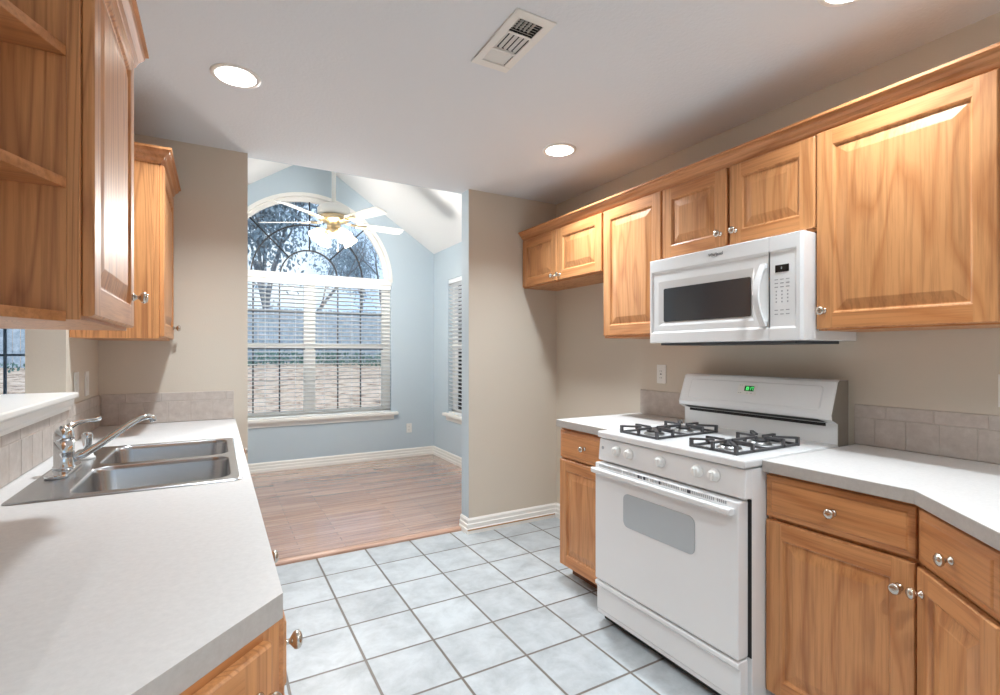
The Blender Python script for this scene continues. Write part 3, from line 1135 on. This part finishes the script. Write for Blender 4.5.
# ---- switch and outlet plates
def plate(name, label, loc, rz, kind, cat, group=None):
    r = thing(name, label, cat, loc, rz, group)
    MB().box(-.035, .035, -.006, -.0005, -.057, .057).build('cover_plate', 'whitem', r, .002)
    if kind == 'switch':
        MB().box(-.016, .016, -.009, -.006, -.033, .033).build('rocker', 'whitem', r, .0015)
    elif kind == 'gfci':
        mb = MB().box(-.016, .016, -.009, -.006, -.033, .033)
        mb.build('face', 'whitem', r, .0015)
        mb = MB()
        for z in (-.022, .018):
            for x in (-.006, .006):
                mb.box(x - .001, x + .001, -.0096, -.0088, z - .004, z + .004)
        mb.box(-.006, .006, -.0096, -.0088, -.003, .003)
        mb.build('slots', 'ink', r)
    else:
        for z in (-.02, .02):
            f = MB().lathe([(.015, 0), (.015, .002), (.013, .003)], (0, -.006, z), (0, -1, 0), 16).build('receptacle', 'whitem', r)
            mb = MB()
            for x in (-.005, .005):
                mb.box(x - .001, x + .001, -.0098, -.0088, z - .003, z + .005)
            mb.build('slots', 'ink', f)
    return r


plate('light_switch', 'white switch plate on the left wall, nearer the bar ledge', (XL, 2.815, 1.157), 90, 'switch', 'light switch')
plate('light_switch', 'white switch plate on the left wall, nearer the back corner', (XL, 3.015, 1.153), 90, 'switch', 'light switch')
plate('wall_outlet', 'white outlet on the right wall between tall cabinet and short counter', (XR, 2.158, 1.168), -90, 'gfci', 'outlet')
plate('wall_outlet', 'white outlet plate on the right wall at the far right edge', (XR, .622, 1.168), -90, 'switch', 'outlet')
plate('wall_outlet', 'white outlet low on the blue nook wall right of the arched window', (2.079, YB, .358), 0, 'duplex', 'outlet')

# ================================================================== RANGE
RY0, RY1 = 1.106, 1.884      # right and left sides
RFX = 1.617
rg = thing('gas_range', 'white gas range with four burners between the two right counters', 'range', (RFX, RY1, 0), -90)
# local: x = RY1 - Y (0..W), y = X - RFX (depth), z
RW = RY1 - RY0
RD = XR - .047 - RFX
b = MB()
b.box(0, .02, .035, RD, .03, .885)
b.box(RW - .02, RW, .035, RD, .03, .885)
b.box(.02, RW - .02, RD - .02, RD, .03, .885)
b.box(.02, RW - .02, .035, .055, .2, .885)
b.box(.02, RW - .02, .06, RD - .02, .03, .06)
b.build('body', 'white', rg, .002)
for x in (.05, RW - .05):
    for y in (.09, RD - .06):
        MB().lathe([(.016, .0005), (.016, .03)], (x, y, 0), seg=12).build('foot', 'blackm', rg)
ct_ = MB()
ct_.box(-.002, RW + .002, -.008, RD - .075, .889, .9195)
ct_.build('cooktop', 'white', rg, .007)
# control panel, face leaning back a little
cp = MB().prism([(.0, .779), (-.004, .785), (.006, .884), (.055, .884), (.055, .779)], 'x', .0012, RW - .0012)
cpo = cp.build('control_panel', 'white', rg, .004)
for yk in (1.757, 1.678, 1.495, 1.309, 1.233):
    k = MB()
    q = Vector((0, -1, .09)).normalized()
    k.lathe([(.024, 0), (.0245, .004), (.0225, .007), (.0185, .009), (.018, .020), (.0155, .0225), (.004, .023)], (RY1 - yk, .0008, .841), q, 24)
    k.X = Matrix.Translation((RY1 - yk, .0008, .841)) @ Matrix.Rotation(R(5), 4, 'X')
    k.box(-.0035, .0035, -.027, -.018, -.015, .015)
    k.build('burner_knob', 'whitem', rg)
MB().lathe([(.008, 0), (.008, .001)], (.028, .0015, .841), (0, -1, .09), 12).build('printed_mark', 'grey', rg)
# oven door
od = MB().box(.003, RW - .012, -.026, .033, .214, .772)
odo = od.build('oven_door', 'white', rg, .006)
ow = MB()
ow.prism([(x, z) for x, z in rrect(RY1 - 1.686, RY1 - 1.300, .520, .668, .028)], 'y', -.0285, -.0262)
ow.build('oven_window', 'ovenglass', odo)
MB().box(RW - .0165, RW - .0006, .0325, .0345, .212, .776).build('door_gap_shade', 'blackm', rg)  # black strip painting the shade in the gap beside the oven door
# vent slots along the top of the door
vsb = MB()
x = .035
k = 0
while x < RW - .06:
    if k % 19 != 18:
        vsb.box(x, x + .0048, -.0268, -.0255, .755, .767)
    x += .0085
    k += 1
vsb.build('vent_slots', 'grey', odo)
vb = MB()
for x0, x1 in ((.285, .297), (.302, .307), (.318, .330), (.405, .414), (.548, .563)):
    vb.box(x0, x1, -.027, -.0256, .754, .767)
vb.build('vent_slots', 'ink', odo)
h = MB()
hp = rrect(-.056, -.034, .724, .750, .009)
h.prism(hp, 'x', .004, RW - .025, 0)
h.box(.004, .05, -.04, -.026, .726, .748)
h.box(RW - .075, RW - .025, -.04, -.026, .726, .748)
h.build('oven_handle', 'white', odo, .003)
# storage drawer
dr = MB()
dr.prism([(.03, .045), (-.010, .045), (-.010, .064), (-.013, .068), (-.013, .176), (-.026, .186), (-.026, .202), (-.012, .206), (.03, .206)], 'x', .002, RW - .012)
dro = dr.build('storage_drawer', 'white', rg, .003)
MB().box(.02, RW - .03, .02, .03, .012, .044).build('kick_plate', 'blackm', rg)
# backguard
bgd = RD - .105
bp_ = [(RD, .9), (RD - .075, .9), (RD - .075, 1.004), (RD - .118, 1.022), (RD - .122, 1.042), (RD - .072, 1.176), (RD - .06, 1.184), (RD, 1.184)]
bgm = MB().prism(bp_, 'x', .004, RW - .004)
bgo = bgm.build('backguard', 'white', rg, .004)
for sx in (.0, RW - .004):
    MB().prism([(a, c - .001) for a, c in bp_], 'x', sx, sx + .004).build('side_panel', 'side' if sx else 'white', rg)
# long dark vent under the backguard lip
q0 = Vector((0, RD - .0752, 1.0035))
q1 = Vector((0, RD - .1182, 1.0215))
vv = MB()
nn = Vector((0, -(1.0215 - 1.0035), -(.043))).normalized()
a0 = q0.lerp(q1, .22)
a1 = q0.lerp(q1, .98)
vv.add([(.035, a0.y + nn.y * .001, a0.z + nn.z * .001), (RW - .035, a0.y + nn.y * .001, a0.z + nn.z * .001), (RW - .06, a1.y + nn.y * .001, a1.z + nn.z * .001), (.035, a1.y + nn.y * .001, a1.z + nn.z * .001)], [(0, 1, 2, 3)])
vv.build('vent_opening', 'blackm', bgo)
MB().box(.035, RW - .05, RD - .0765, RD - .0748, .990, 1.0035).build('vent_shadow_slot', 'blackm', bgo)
# raised outline, clock window on the sloped face
slope = math.atan2(.05, .134)
Tm = Matrix.Translation((RW / 2, RD - .122, 1.042)) @ Matrix.Rotation(-slope, 4, 'X')
lp = MB()
lp.X = Tm
lp.loft([[(x, -.0015, z) for x, z in rrect(-.335, .335, .018, .124, .014)], [(x, -.0045, z) for x, z in rrect(-.331, .331, .022, .120, .012)]], 0, smooth=False, cap1=True)
lp.build('control_face', 'white', bgo)
cw = MB()
cw.X = Tm
cw.box(-.052, .042, -.0058, -.004, .058, .112)
cwo = cw.build('clock_panel', 'whitem', bgo)
cd = MB()
cd.X = Tm
cd.box(-.018, .030, -.0066, -.0054, .076, .102)
cdo = cd.build('clock_display', 'leddim', cwo)
SEG = {'a': (0, 1, .5, 1), 'b': (.5, .5, .5, 1), 'c': (.5, 0, .5, .5), 'd': (0, 0, .5, 0), 'e': (0, 0, 0, .5), 'f': (0, .5, 0, 1), 'g': (0, .5, .5, .5)}
DIG = {'0': 'abcdef', '1': 'bc', '2': 'abged', '5': 'afgcd', '7': 'abc', '4': 'fgbc'}
dg = MB()
dg.X = Tm
for i, ch in enumerate('1017'):
    ox = -.014 + i * .0105 + (.002 if i > 1 else 0)
    for sname in DIG[ch]:
        x0, z0, x1, z1 = SEG[sname]
        dg.box(ox + x0 * .012 - .0008, ox + x1 * .012 + .0008, -.0072, -.0066, .0815 + z0 * .015 - .0008, .0815 + z1 * .015 + .0008)
dg.box(.0055, .0067, -.0072, -.0066, .085, .0865)
dg.box(.0055, .0067, -.0072, -.0066, .091, .0925)
dg.build('clock_digits', 'led', cwo)
mkp = MB()
mkp.X = Tm
for x, z in ((-.044, .104), (-.034, .104), (-.044, .066), (-.034, .066), (.0, .066), (.02, .066)):
    mkp.box(x - .003, x + .003, -.0062, -.0057, z - .0012, z + .0012)
mkp.build('printed_marks', 'grey', cwo)


# grates and burners (two wide grates, each over a front and a rear burner)
def grate(y_hi, y_lo, x0, x1):
    m_ = MB()
    a, c = RY1 - y_hi, RY1 - y_lo
    f, k = x0 - RFX, x1 - RFX
    zt, zb, r_ = .947, .921, .0048
    mid = (f + k) / 2
    # base frame resting on the cooktop
    def bar(p, q, w_=.0055, hgt=.0085):
        p, q = Vector(p), Vector(q)
        d = (q - p).normalized()
        s = d.cross(Vector((0, 0, 1)))
        s.normalize()
        s *= w_
        u = Vector((0, 0, hgt))
        v = [p - s, p + s, q + s, q - s]
        v = [tuple(t_) for t_ in v] + [tuple(t_ + u) for t_ in v]
        m_.add(v, [(0, 3, 2, 1), (4, 5, 6, 7), (0, 1, 5, 4), (1, 2, 6, 5), (2, 3, 7, 6), (3, 0, 4, 7)])
    for p, q in (((a, f), (c, f)), ((c, f), (c, k)), ((c, k), (a, k)), ((a, k), (a, f)), ((a, mid), (c, mid))):
        bar((p[0], p[1], zb), (q[0], q[1], zb))
    xm = (a + c) / 2
    for cy in ((f + mid) / 2, (mid + k) / 2):
        for p in ((a, cy), (c, cy), (xm, cy - (mid - f) / 2), (xm, cy + (mid - f) / 2)):
            d = Vector((xm - p[0], cy - p[1], 0))
            e = Vector((p[0], p[1], 0)) + d * .74
            bar((p[0], p[1], zt), (e.x, e.y, zt))
            bar((p[0], p[1], zb), (p[0] + d.x * .001 + .0001, p[1] + d.y * .001, zt), .0055, .004)
            m_.box(p[0] - .0055, p[0] + .0055, p[1] - .0055, p[1] + .0055, zb, zt + .008)
            m_.box(e.x - .0045, e.x + .0045, e.y - .0045, e.y + .0045, zt - .011, zt + .008)
    for p in ((a, f), (c, f), (a, k), (c, k)):
        m_.box(p[0] - .006, p[0] + .006, p[1] - .006, p[1] + .006, zb - .0012, zt + .008)
        # corner fingers
        d = Vector((xm - p[0], (mid) - p[1], 0)).normalized()
        cyy = (f + mid) / 2 if p[1] == f else (mid + k) / 2
        d = Vector((xm - p[0], cyy - p[1], 0))
        e = Vector((p[0], p[1], 0)) + d * .62
        bar((p[0], p[1], zt), (e.x, e.y, zt))
    return m_.build('grate', 'iron', rg), xm, ((f + mid) / 2, (mid + k) / 2)


for yh, yl in ((1.780, 1.562), (1.380, 1.180)):
    go, xm, cys = grate(yh, yl, 1.668, 2.06)
    for cy in cys:
        bo = MB().lathe([(.046, .9196), (.047, .925), (.036, .930), (.033, .934)], (xm, cy, 0), seg=24).build('burner', 'alu', rg)
        MB().lathe([(.034, .9341), (.035, .938), (.032, .942), (.010, .943)], (xm, cy, 0), seg=24).build('burner_cap', 'burner', bo)

# ================================================================== MICROWAVE
MY0, MY1, MZ0, MZ1 = 1.0945, 1.8715, 1.347, 1.768
MFX = 1.945
mw = thing('microwave', 'white over-the-range microwave mounted under the short wall cabinet', 'microwave', (MFX, MY1, MZ0), -90)
MW, MH, MD = MY1 - MY0, MZ1 - MZ0, XR - MFX - .002
MB().box(.001, MW - .001, .03, MD, .0, MH).build('body', 'white', mw, .003)
MB().box(.045, MW - .045, .035, MD - .05, -.012, -.0005).build('underside_vent', 'darkgrey', mw)
split = RY1 - 1.228 - (RY1 - MY1)     # door / keypad seam
# door face: outer shell, recessed field, window
d = MB()
fx0, fx1, fz0, fz1 = .014, split, .048, MH - .066


def rloop(x0, x1, z0, z1, y):
    return [(x0, y, z0), (x1, y, z0), (x1, y, z1), (x0, y, z1)]


d.loft([rloop(0, split - .001, 0, MH, .029), rloop(0, split - .001, 0, MH, .004), rloop(.004, split - .001, .004, MH - .004, 0),
        rloop(.014, split - .001, .048, MH - .060, 0), rloop(.024, split - .001, .058, MH - .072, .006),
        rloop(.055, .575, .085, MH - .115, .006), rloop(.084, .560, .102, MH - .148, .012)], 0, cap0=True, cap1=True)
do = d.build('door', 'white', mw)
wv = MB().prism(rrect(.086, .558, .104, MH - .150, .008, 3), 'y', .0085, .0105)
wv.build('door_window', 'mwglass', do)
cpn = MB()
cpn.loft([rloop(split, MW, 0, MH, .029), rloop(split, MW, 0, MH, .008), rloop(split, MW - .010, .004, MH - .004, 0),
          rloop(split, MW - .024 + .0, .048, MH - .060, 0), rloop(split, MW - .032, .056, MH - .068, .005)], 0, cap0=True, cap1=True)
cpo2 = cpn.build('control_panel', 'white', mw)
# bowed vertical handle
hm = MB()
hx_ = split - .024
hl = []
for k in range(13):
    t_ = k / 12
    z = .058 + t_ * (MH - .165)
    bow = math.sin(math.pi * t_)
    yy = -.006 - .036 * bow
    sx = -.010 * bow
    hl.append([(hx_ - .013 + sx, yy + .012, z), (hx_ - .013 + sx, yy, z), (hx_ + .013 + sx, yy, z), (hx_ + .013 + sx, yy + .012, z)])
hm.loft(hl, 0, smooth=False, cap0=True, cap1=True)
hm.box(hx_ - .013, hx_ + .013, -.008, .008, .058, .08)
hm.box(hx_ - .013, hx_ + .013, -.008, .008, MH - .129, MH - .107)
hm.build('door_handle', 'white', do, .003)
dsp = MB().box(MY1 - 1.205, MY1 - 1.150, .0035, .0052, 1.619 - MZ0, 1.648 - MZ0)
dso = dsp.build('clock_display', 'black', cpo2)
MB().box(MY1 - 1.181, MY1 - 1.177, .003, .0036, 1.631 - MZ0, 1.639 - MZ0).build('lit_digit', 'grey', dso)
kp = MB()
for z, hh in ((1.590, .003), (1.575, .004), (1.560, .004)):
    for x in (1.201, 1.178, 1.155):
        kp.box(MY1 - x - .007, MY1 - x + .007, .0042, .0052, z - MZ0 - hh / 2, z - MZ0 + hh / 2)
for z in (1.543, 1.529, 1.515, 1.501):
    for x in (1.201, 1.178, 1.155):
        kp.box(MY1 - x - .0025, MY1 - x + .0025, .0042, .0052, z - MZ0 - .003, z - MZ0 + .003)
for z in (1.468, 1.452):
    for x in (1.201, 1.178, 1.155):
        kp.box(MY1 - x - .007, MY1 - x + .007, .0042, .0052, z - MZ0 - .0018, z - MZ0 + .0018)
kp.build('keypad_print', 'grey', cpo2)


def text(name, body, size, mat, parent, loc, rot, squash=1):
    cu = bpy.data.curves.new(name, 'FONT')
    cu.body = body
    cu.size = size
    cu.extrude = .0004
    cu.align_x = 'CENTER'
    cu.materials.append(M[mat])
    tmp = bpy.data.objects.new(name + '_curve', cu)
    COL.objects.link(tmp)
    bpy.context.view_layer.update()
    me = bpy.data.meshes.new_from_object(tmp.evaluated_get(bpy.context.evaluated_depsgraph_get()))
    bpy.data.objects.remove(tmp)
    me.materials.clear()
    me.materials.append(M[mat])
    o = bpy.data.objects.new(name, me)
    COL.objects.link(o)
    o.parent = parent
    o.location = loc
    o.rotation_euler = rot
    o.scale = (squash, 1, 1)
    return o


lg = text('logo', 'Whirlpool', .021, 'ink', do, (MY1 - 1.478, -.0006, 1.733 - MZ0), (R(90), 0, 0), .85)
rn = MB()
pts = [(MY1 - 1.486 + .017 * math.cos(R(a)), -.0008, 1.738 - MZ0 + .010 * math.sin(R(a))) for a in range(160, 440, 12)]
rn.tube(pts, .0009, 5)
rn.build('logo_swirl', 'grey', do)

# ================================================================== CEILING FIXTURES
can_labels = ['recessed ceiling lamp above the left counter', 'recessed ceiling lamp near the fridge alcove cabinets',
              'recessed ceiling lamp at the top edge above the range counter', 'added unseen fill lamp just behind the viewer',
              'added unseen fill lamp far behind the viewer', 'added unseen fill lamp in the adjoining room, nearer', 'added unseen fill lamp in the adjoining room, farther',
              'added unseen fill lamp behind the viewer by the right wall', 'added unseen fill lamp behind the viewer toward the left wall']
for (x, y), lab in zip(CANS, can_labels):
    r = thing('recessed_light', lab, 'ceiling light', (x, y, ZC), 0, 'recessed ceiling lamps')  # from the fourth on these are added unseen fill lamps
    MB().lathe([(.0775, -.0005), (.097, -.0005), (.096, -.004), (.088, -.0065), (.0775, -.005), (.0765, .0)], seg=36, cap=False).build('trim_ring', 'trim', r)
    MB().lathe([(.077, -.004), (.076, .012), (.070, .05), (.066, .07)], seg=36, cap=False).build('baffle', 'trim', r)
    MB().lathe([(.064, .062), (.060, .052), (.045, .044), (.02, .04), (.003, .0395)], seg=28).build('bulb', 'lens', r)
    ld_ = bpy.data.lights.new('can_lamp', 'AREA')
    ld_.shape = 'DISK'
    ld_.size = .11
    ld_.energy = CAN_POWER * (.55 if lab.endswith('range counter') else 3 if 'adjoining' in lab else 1)
    ld_.color = (.86, .94, 1.0)
    ld_.spread = R(120)
    lo = bpy.data.objects.new('can_lamp', ld_)
    COL.objects.link(lo)
    lo.parent = r
    lo.location = (0, 0, .034)

# air vent: long side along Y
vt = thing('ceiling_vent', 'white metal air supply vent in the kitchen ceiling', 'vent', ((VX0 + VX1) / 2, (VY0 + VY1) / 2, ZC))
f = MB()
ox, oy, ix, iy = .082, .180, .050, .142
for q in ((-ox, ox, -oy, -iy), (-ox, ox, iy, oy), (-ox, -ix, -iy, iy), (ix, ox, -iy, iy), (-ix, ix, -.062, -.052), (-ix, ix, .052, .062)):
    f.box(q[0], q[1], q[2], q[3], -.006, -.0005)
f.build('frame', 'trim', vt, .002)
s = MB()
for k in range(5):            # middle: slats along the vent
    x = -.042 + k * .021
    s.X = Matrix.Translation((x, 0, .004)) @ Matrix.Rotation(R(35), 4, 'Y')
    s.box(-.0062, .0062, -.052, .052, -.0006, .0006)
for k in range(6):            # near end: slats across, open
    y = -.134 + k * .0135
    s.X = Matrix.Translation((0, y, .004)) @ Matrix.Rotation(R(40), 4, 'X')
    s.box(-.05, .05, -.0035, .0035, -.0006, .0006)
for k in range(7):            # far end: slats across, turned the other way
    y = .066 + k * .012
    s.X = Matrix.Translation((0, y, .004)) @ Matrix.Rotation(R(-38), 4, 'X')
    s.box(-.05, .05, -.008, .008, -.0008, .0008)
s.X = Matrix.Identity(4)
for k in range(5):
    x = -.034 + k * .017
    s.box(x - .0012, x + .0012, -.142, -.062, .012, .022)
s.build('slats', 'trim', vt)
bx_ = MB()
bx_.box(-.064, .064, -.154, .154, .1, .102)
for q in ((-.064, -.062, -.154, .154), (.062, .064, -.154, .154), (-.064, .064, -.154, -.152), (-.064, .064, .152, .154)):
    bx_.box(q[0], q[1], q[2], q[3], .001, .1)
bx_.build('duct_box', 'blackm', vt)

# ceiling fan
FX, FY, FZ = .915, 4.66, 2.47
fan = thing('ceiling_fan', 'white five-blade ceiling fan with brass fittings and a lit lamp kit in the nook', 'ceiling fan', (FX, FY, FZ))
MB().tube([(0, 0, .15), (0, 0, RZ - FZ - .05)], .019, 14).build('down_rod', 'trim', fan)
MB().lathe([(.07, RZ - FZ - .15), (.075, RZ - FZ - .06), (.07, RZ - FZ - .05)], seg=24).build('ceiling_canopy', 'trim', fan)
MB().lathe([(.03, .165), (.075, .16), (.125, .14), (.14, .115), (.14, .075), (.12, .055)], seg=32).build('motor_housing', 'trim', fan)
MB().lathe([(.119, .055), (.135, .045), (.135, .02), (.10, .0), (.06, -.015), (.06, -.06), (.075, -.075), (.075, -.10), (.05, -.125), (.012, -.135)], seg=32).build('switch_housing', 'brass', fan)
for k in range(5):
    a = 6 + 72 * k
    rot = Matrix.Rotation(R(a), 4, 'Z')
    arm = MB()
    arm.X = rot
    arm.tube([(.09, 0, .012), (.14, .018, -.002), (.19, .022, -.002), (.245, .0, .0)], .006, 6)
    arm.tube([(.09, 0, .012), (.14, -.018, -.002), (.19, -.022, -.002), (.245, .0, .0)], .006, 6)
    arm.box(.225, .30, -.03, .03, -.006, -.002)
    ao = arm.build('blade_arm', 'brass', fan)
    bl = MB()
    bl.X = rot @ Matrix.Translation((0, 0, 0)) @ Matrix.Rotation(R(-13), 4, 'X')
    poly = [(.21, -.05), (.62, -.068), (.655, -.055), (.665, 0), (.655, .055), (.62, .068), (.21, .05)]
    bl.prism(poly, 'z', -.002, .004)
    bl.build('blade', 'trim', fan)
for k in range(4):
    a = R(20 + 90 * k)
    dx, dy = math.cos(a), math.sin(a)
    am = MB().tube([(.05 * dx, .05 * dy, -.085), (.09 * dx, .09 * dy, -.078), (.115 * dx, .115 * dy, -.09)], .008, 8).build('lamp_arm', 'brass', fan)
    shd = MB().lathe([(.022, 0), (.027, .012), (.045, .035), (.055, .065), (.062, .09), (.070, .105)], (.11 * dx, .11 * dy, -.085), (dx * .75, dy * .75, -.85), 20, cap=False)
    shd.build('lamp_shade', 'shade', am)
pl = bpy.data.lights.new('fan_lamp', 'POINT')
pl.energy = 60
pl.color = (1, .98, .95)
pl.shadow_soft_size = .09
po = bpy.data.objects.new('fan_lamp', pl)
COL.objects.link(po)
po.parent = fan
po.location = (0, 0, -.24)
MB().tube([(.03, -.03, -.12), (.03, -.03, -.24)], .0015, 5).lathe([(.004, 0), (.007, .01), (.003, .03)], (.03, -.03, -.27), seg=8).build('pull_chain', 'brass', fan)


# ================================================================== BLINDS
def blind(label, axis, c0, c1, p, z0, z1, tilt, pitch=.0455):
    """slats run along axis between c0 and c1 at depth p"""
    if axis == 'x':
        T = Matrix.Translation((0, p, 0))
    else:
        T = Matrix.Translation((p, 0, 0)) @ Matrix.Rotation(R(-90), 4, 'Z')
    r = thing('window_blind', label, 'window blind', (0, 0, 0))
    a, b_ = (c0, c1) if axis == 'x' else (-c1, -c0)
    m_ = MB()
    m_.X = T
    m_.box(a, b_, -.025, .025, z1 - .05, z1)
    m_.build('headrail', 'slat', r, .003)
    m_ = MB()
    z = z1 - .075
    while z > z0 + .035:
        m_.X = T @ Matrix.Translation((0, 0, z)) @ Matrix.Rotation(R(-tilt), 4, 'X')
        m_.box(a, b_, -.0245, .0245, -.0013, .0013)
        z -= pitch
    m_.build('slats', 'slat', r)
    m_ = MB()
    m_.X = T
    m_.box(a, b_, -.025, .025, z0, z0 + .018)
    m_.build('bottom_rail', 'slat', r, .002)
    m_ = MB()
    n = 3 if b_ - a < 1.2 else 6
    for k in range(n):
        x = a + (b_ - a) * (k + .5) / n
        for yy in (-.0255, .0255):
            m_.tube([T @ Vector((x, yy, z0 + .01)), T @ Vector((x, yy, z1 - .04))], .0012, 4)
    m_.build('ladder_cords', 'slat', r)
    return r


blind('white slatted blind covering the lower part of the arched window', 'x', AX - AR + .006, AX + AR - .006, YB + .026, AZ0 + .03, 2.107, 12)
blind('white slatted blind in the narrow side window of the nook', 'y', SY0 + .006, SY1 - .006, XB + .028, SZ0 + .03, SZ1 - .004, 25)


# ================================================================== OUTSIDE
def gz(x, y):
    return -.15 + max(0, y - 6.2) * .094 + .05 * math.sin(x * .7 + y * .4)


gm = MB()
nx, ny = 60, 40
vs_ = []
for j in range(ny + 1):
    for i in range(nx + 1):
        x = -26 + 52 * i / nx
        y = 6.13 + 40 * j / ny
        vs_.append((x, y, gz(x, y)))
gm.add(vs_, [(j * (nx + 1) + i, j * (nx + 1) + i + 1, (j + 1) * (nx + 1) + i + 1, (j + 1) * (nx + 1) + i) for j in range(ny) for i in range(nx)], 0, True)
struct(gm, 'ground', 'litter')
struct(MB().box(-3, .6, 6.14, 9.2, -.12, .16), 'patio_ground', 'patio')
struct(MB().box(-26, 26, -14, 6.12, -.4, -.2), 'ground_around', 'litter')

rnd = random.Random(7)
fn = thing('wooden_fence', 'weathered grey board fence across the back of the yard', 'fence', (0, 17.6, .9))
bd = MB()
x = -22.0
while x < 18:
    wd = rnd.uniform(.135, .15)
    top = 1.82 + rnd.uniform(-.02, .02)
    zb = gz(x, 17.6) - .95
    bd.prism([(x, zb), (x + wd, zb), (x + wd, top - .03), (x + wd - .03, top), (x + .03, top), (x, top - .03)], 'y', rnd.uniform(-.004, .004), .02)
    x += wd + rnd.uniform(.004, .018)
bd.build('boards', 'fence', fn)
for k in range(17):
    x = -21.6 + k * 2.4
    MB().box(x - .05, x + .05, .05, .14, gz(x, 17.7) - 1.0, 1.75).build('post', 'fence', fn)
rl = MB()
for z in (.35, 1.4):
    rl.box(-22, 18, .021, .06, z, z + .09)
rl.build('rail', 'fence', fn)

iv = MB()
for k in range(2600):
    x = rnd.uniform(-1.0, 6.5) if k % 3 else rnd.uniform(-9, 9)
    y = 17.25 - abs(rnd.gauss(0, .25))
    z = gz(x, y) + rnd.uniform(.02, .40) * (1 if 1.0 < x < 5.5 else .45)
    s_ = rnd.uniform(.03, .07)
    iv.X = Matrix.Translation((x, y, z)) @ Euler((rnd.uniform(0, 6), rnd.uniform(0, 6), rnd.uniform(0, 6))).to_matrix().to_4x4()
    iv.add([(-s_, 0, 0), (0, -s_ * .6, 0), (s_, 0, 0), (0, s_ * .6, 0)], [(0, 1, 2, 3)])
io = iv.build('ivy', 'ivy')
tag(io, 'low green ivy growing along the foot of the board fence', 'ivy', None, 'stuff')


def tree(x, y, hgt, seed, label, leaves=0, r0=.16, group=None):
    rn_ = random.Random(seed)
    z = gz(x, y) - .1
    t_ = thing('bare_tree' if not leaves else 'evergreen_tree', label, 'tree', (x, y, z), 0, group)
    m_ = MB()
    tips = []

    def grow(p, d, length, r, depth):
        n = 4
        pts, rad = [p.copy()], [r]
        q = p.copy()
        dd = d.copy()
        for i in range(n):
            dd = (dd + Vector((rn_.gauss(0, .16), rn_.gauss(0, .16), rn_.gauss(.04, .10)))).normalized()
            q = q + dd * length / n
            pts.append(q.copy())
            rad.append(r * (1 - .42 * (i + 1) / n))
        m_.tube(pts, rad, 6 if depth < 2 else 4, cap=False)
        if depth >= 4 or r < .008:
            tips.append(q)
            return
        kids = 3 if depth < 3 else 3
        for c in range(kids):
            f_ = rn_.uniform(.45, 1.0) if depth else rn_.uniform(.4, 1.0)
            i = min(n, max(1, int(round(f_ * n))))
            a = rn_.uniform(0, 6.28)
            side = Vector((math.cos(a), math.sin(a), rn_.uniform(-.1, .5)))
            nd = (dd * .8 + side * rn_.uniform(.5, .95)).normalized()
            grow(pts[i], nd, length * rn_.uniform(.58, .8), max(.006, rad[i] * rn_.uniform(.5, .72)), depth + 1)
            tips.append(pts[i])
    grow(Vector((0, 0, 0)), Vector((rn_.gauss(0, .06), rn_.gauss(0, .06), 1)).normalized(), hgt * .42, r0, 0)
    m_.build('branches', 'bark', t_)
    if leaves:
        l_ = MB()
        hi = [q for q in tips if q.z > hgt * .25]
        for k in range(leaves):
            q = rn_.choice(hi)
            s_ = rn_.uniform(.07, .14)
            l_.X = Matrix.Translation(q + Vector((rn_.gauss(0, .8), rn_.gauss(0, .7), rn_.gauss(0, .7)))) @ Euler((rn_.uniform(0, 6), rn_.uniform(0, 6), rn_.uniform(0, 6))).to_matrix().to_4x4()
            l_.add([(-s_, 0, 0), (0, -s_ * .5, 0), (s_, 0, 0), (0, s_ * .5, 0)], [(0, 1, 2, 3)])
        lo_ = l_.build('foliage', 'leaf', t_)
        lo_['kind'] = 'stuff'
    return t_


tree(2.0, 21.0, 10.5, 3, 'leafy evergreen tree behind the fence at the left of the arched window', 10000, .2)
tree(10.5, 43.0, 10.0, 8, 'smaller leafy evergreen tree farther back behind the fence', 5200, .18)
for k, (x, y, h_) in enumerate([(7.2, 26.5, 9.0), (12.6, 35.0, 9), (4.6, 33.5, 10.5), (-7.0, 28.0, 8.0), (-11.5, 21.0, 8), (-2.6, 39.0, 11), (14.5, 21.0, 8)]):
    tree(x, y, h_, 20 + k, 'bare branching winter tree standing behind the board fence', 0, .15, 'bare trees behind the fence')
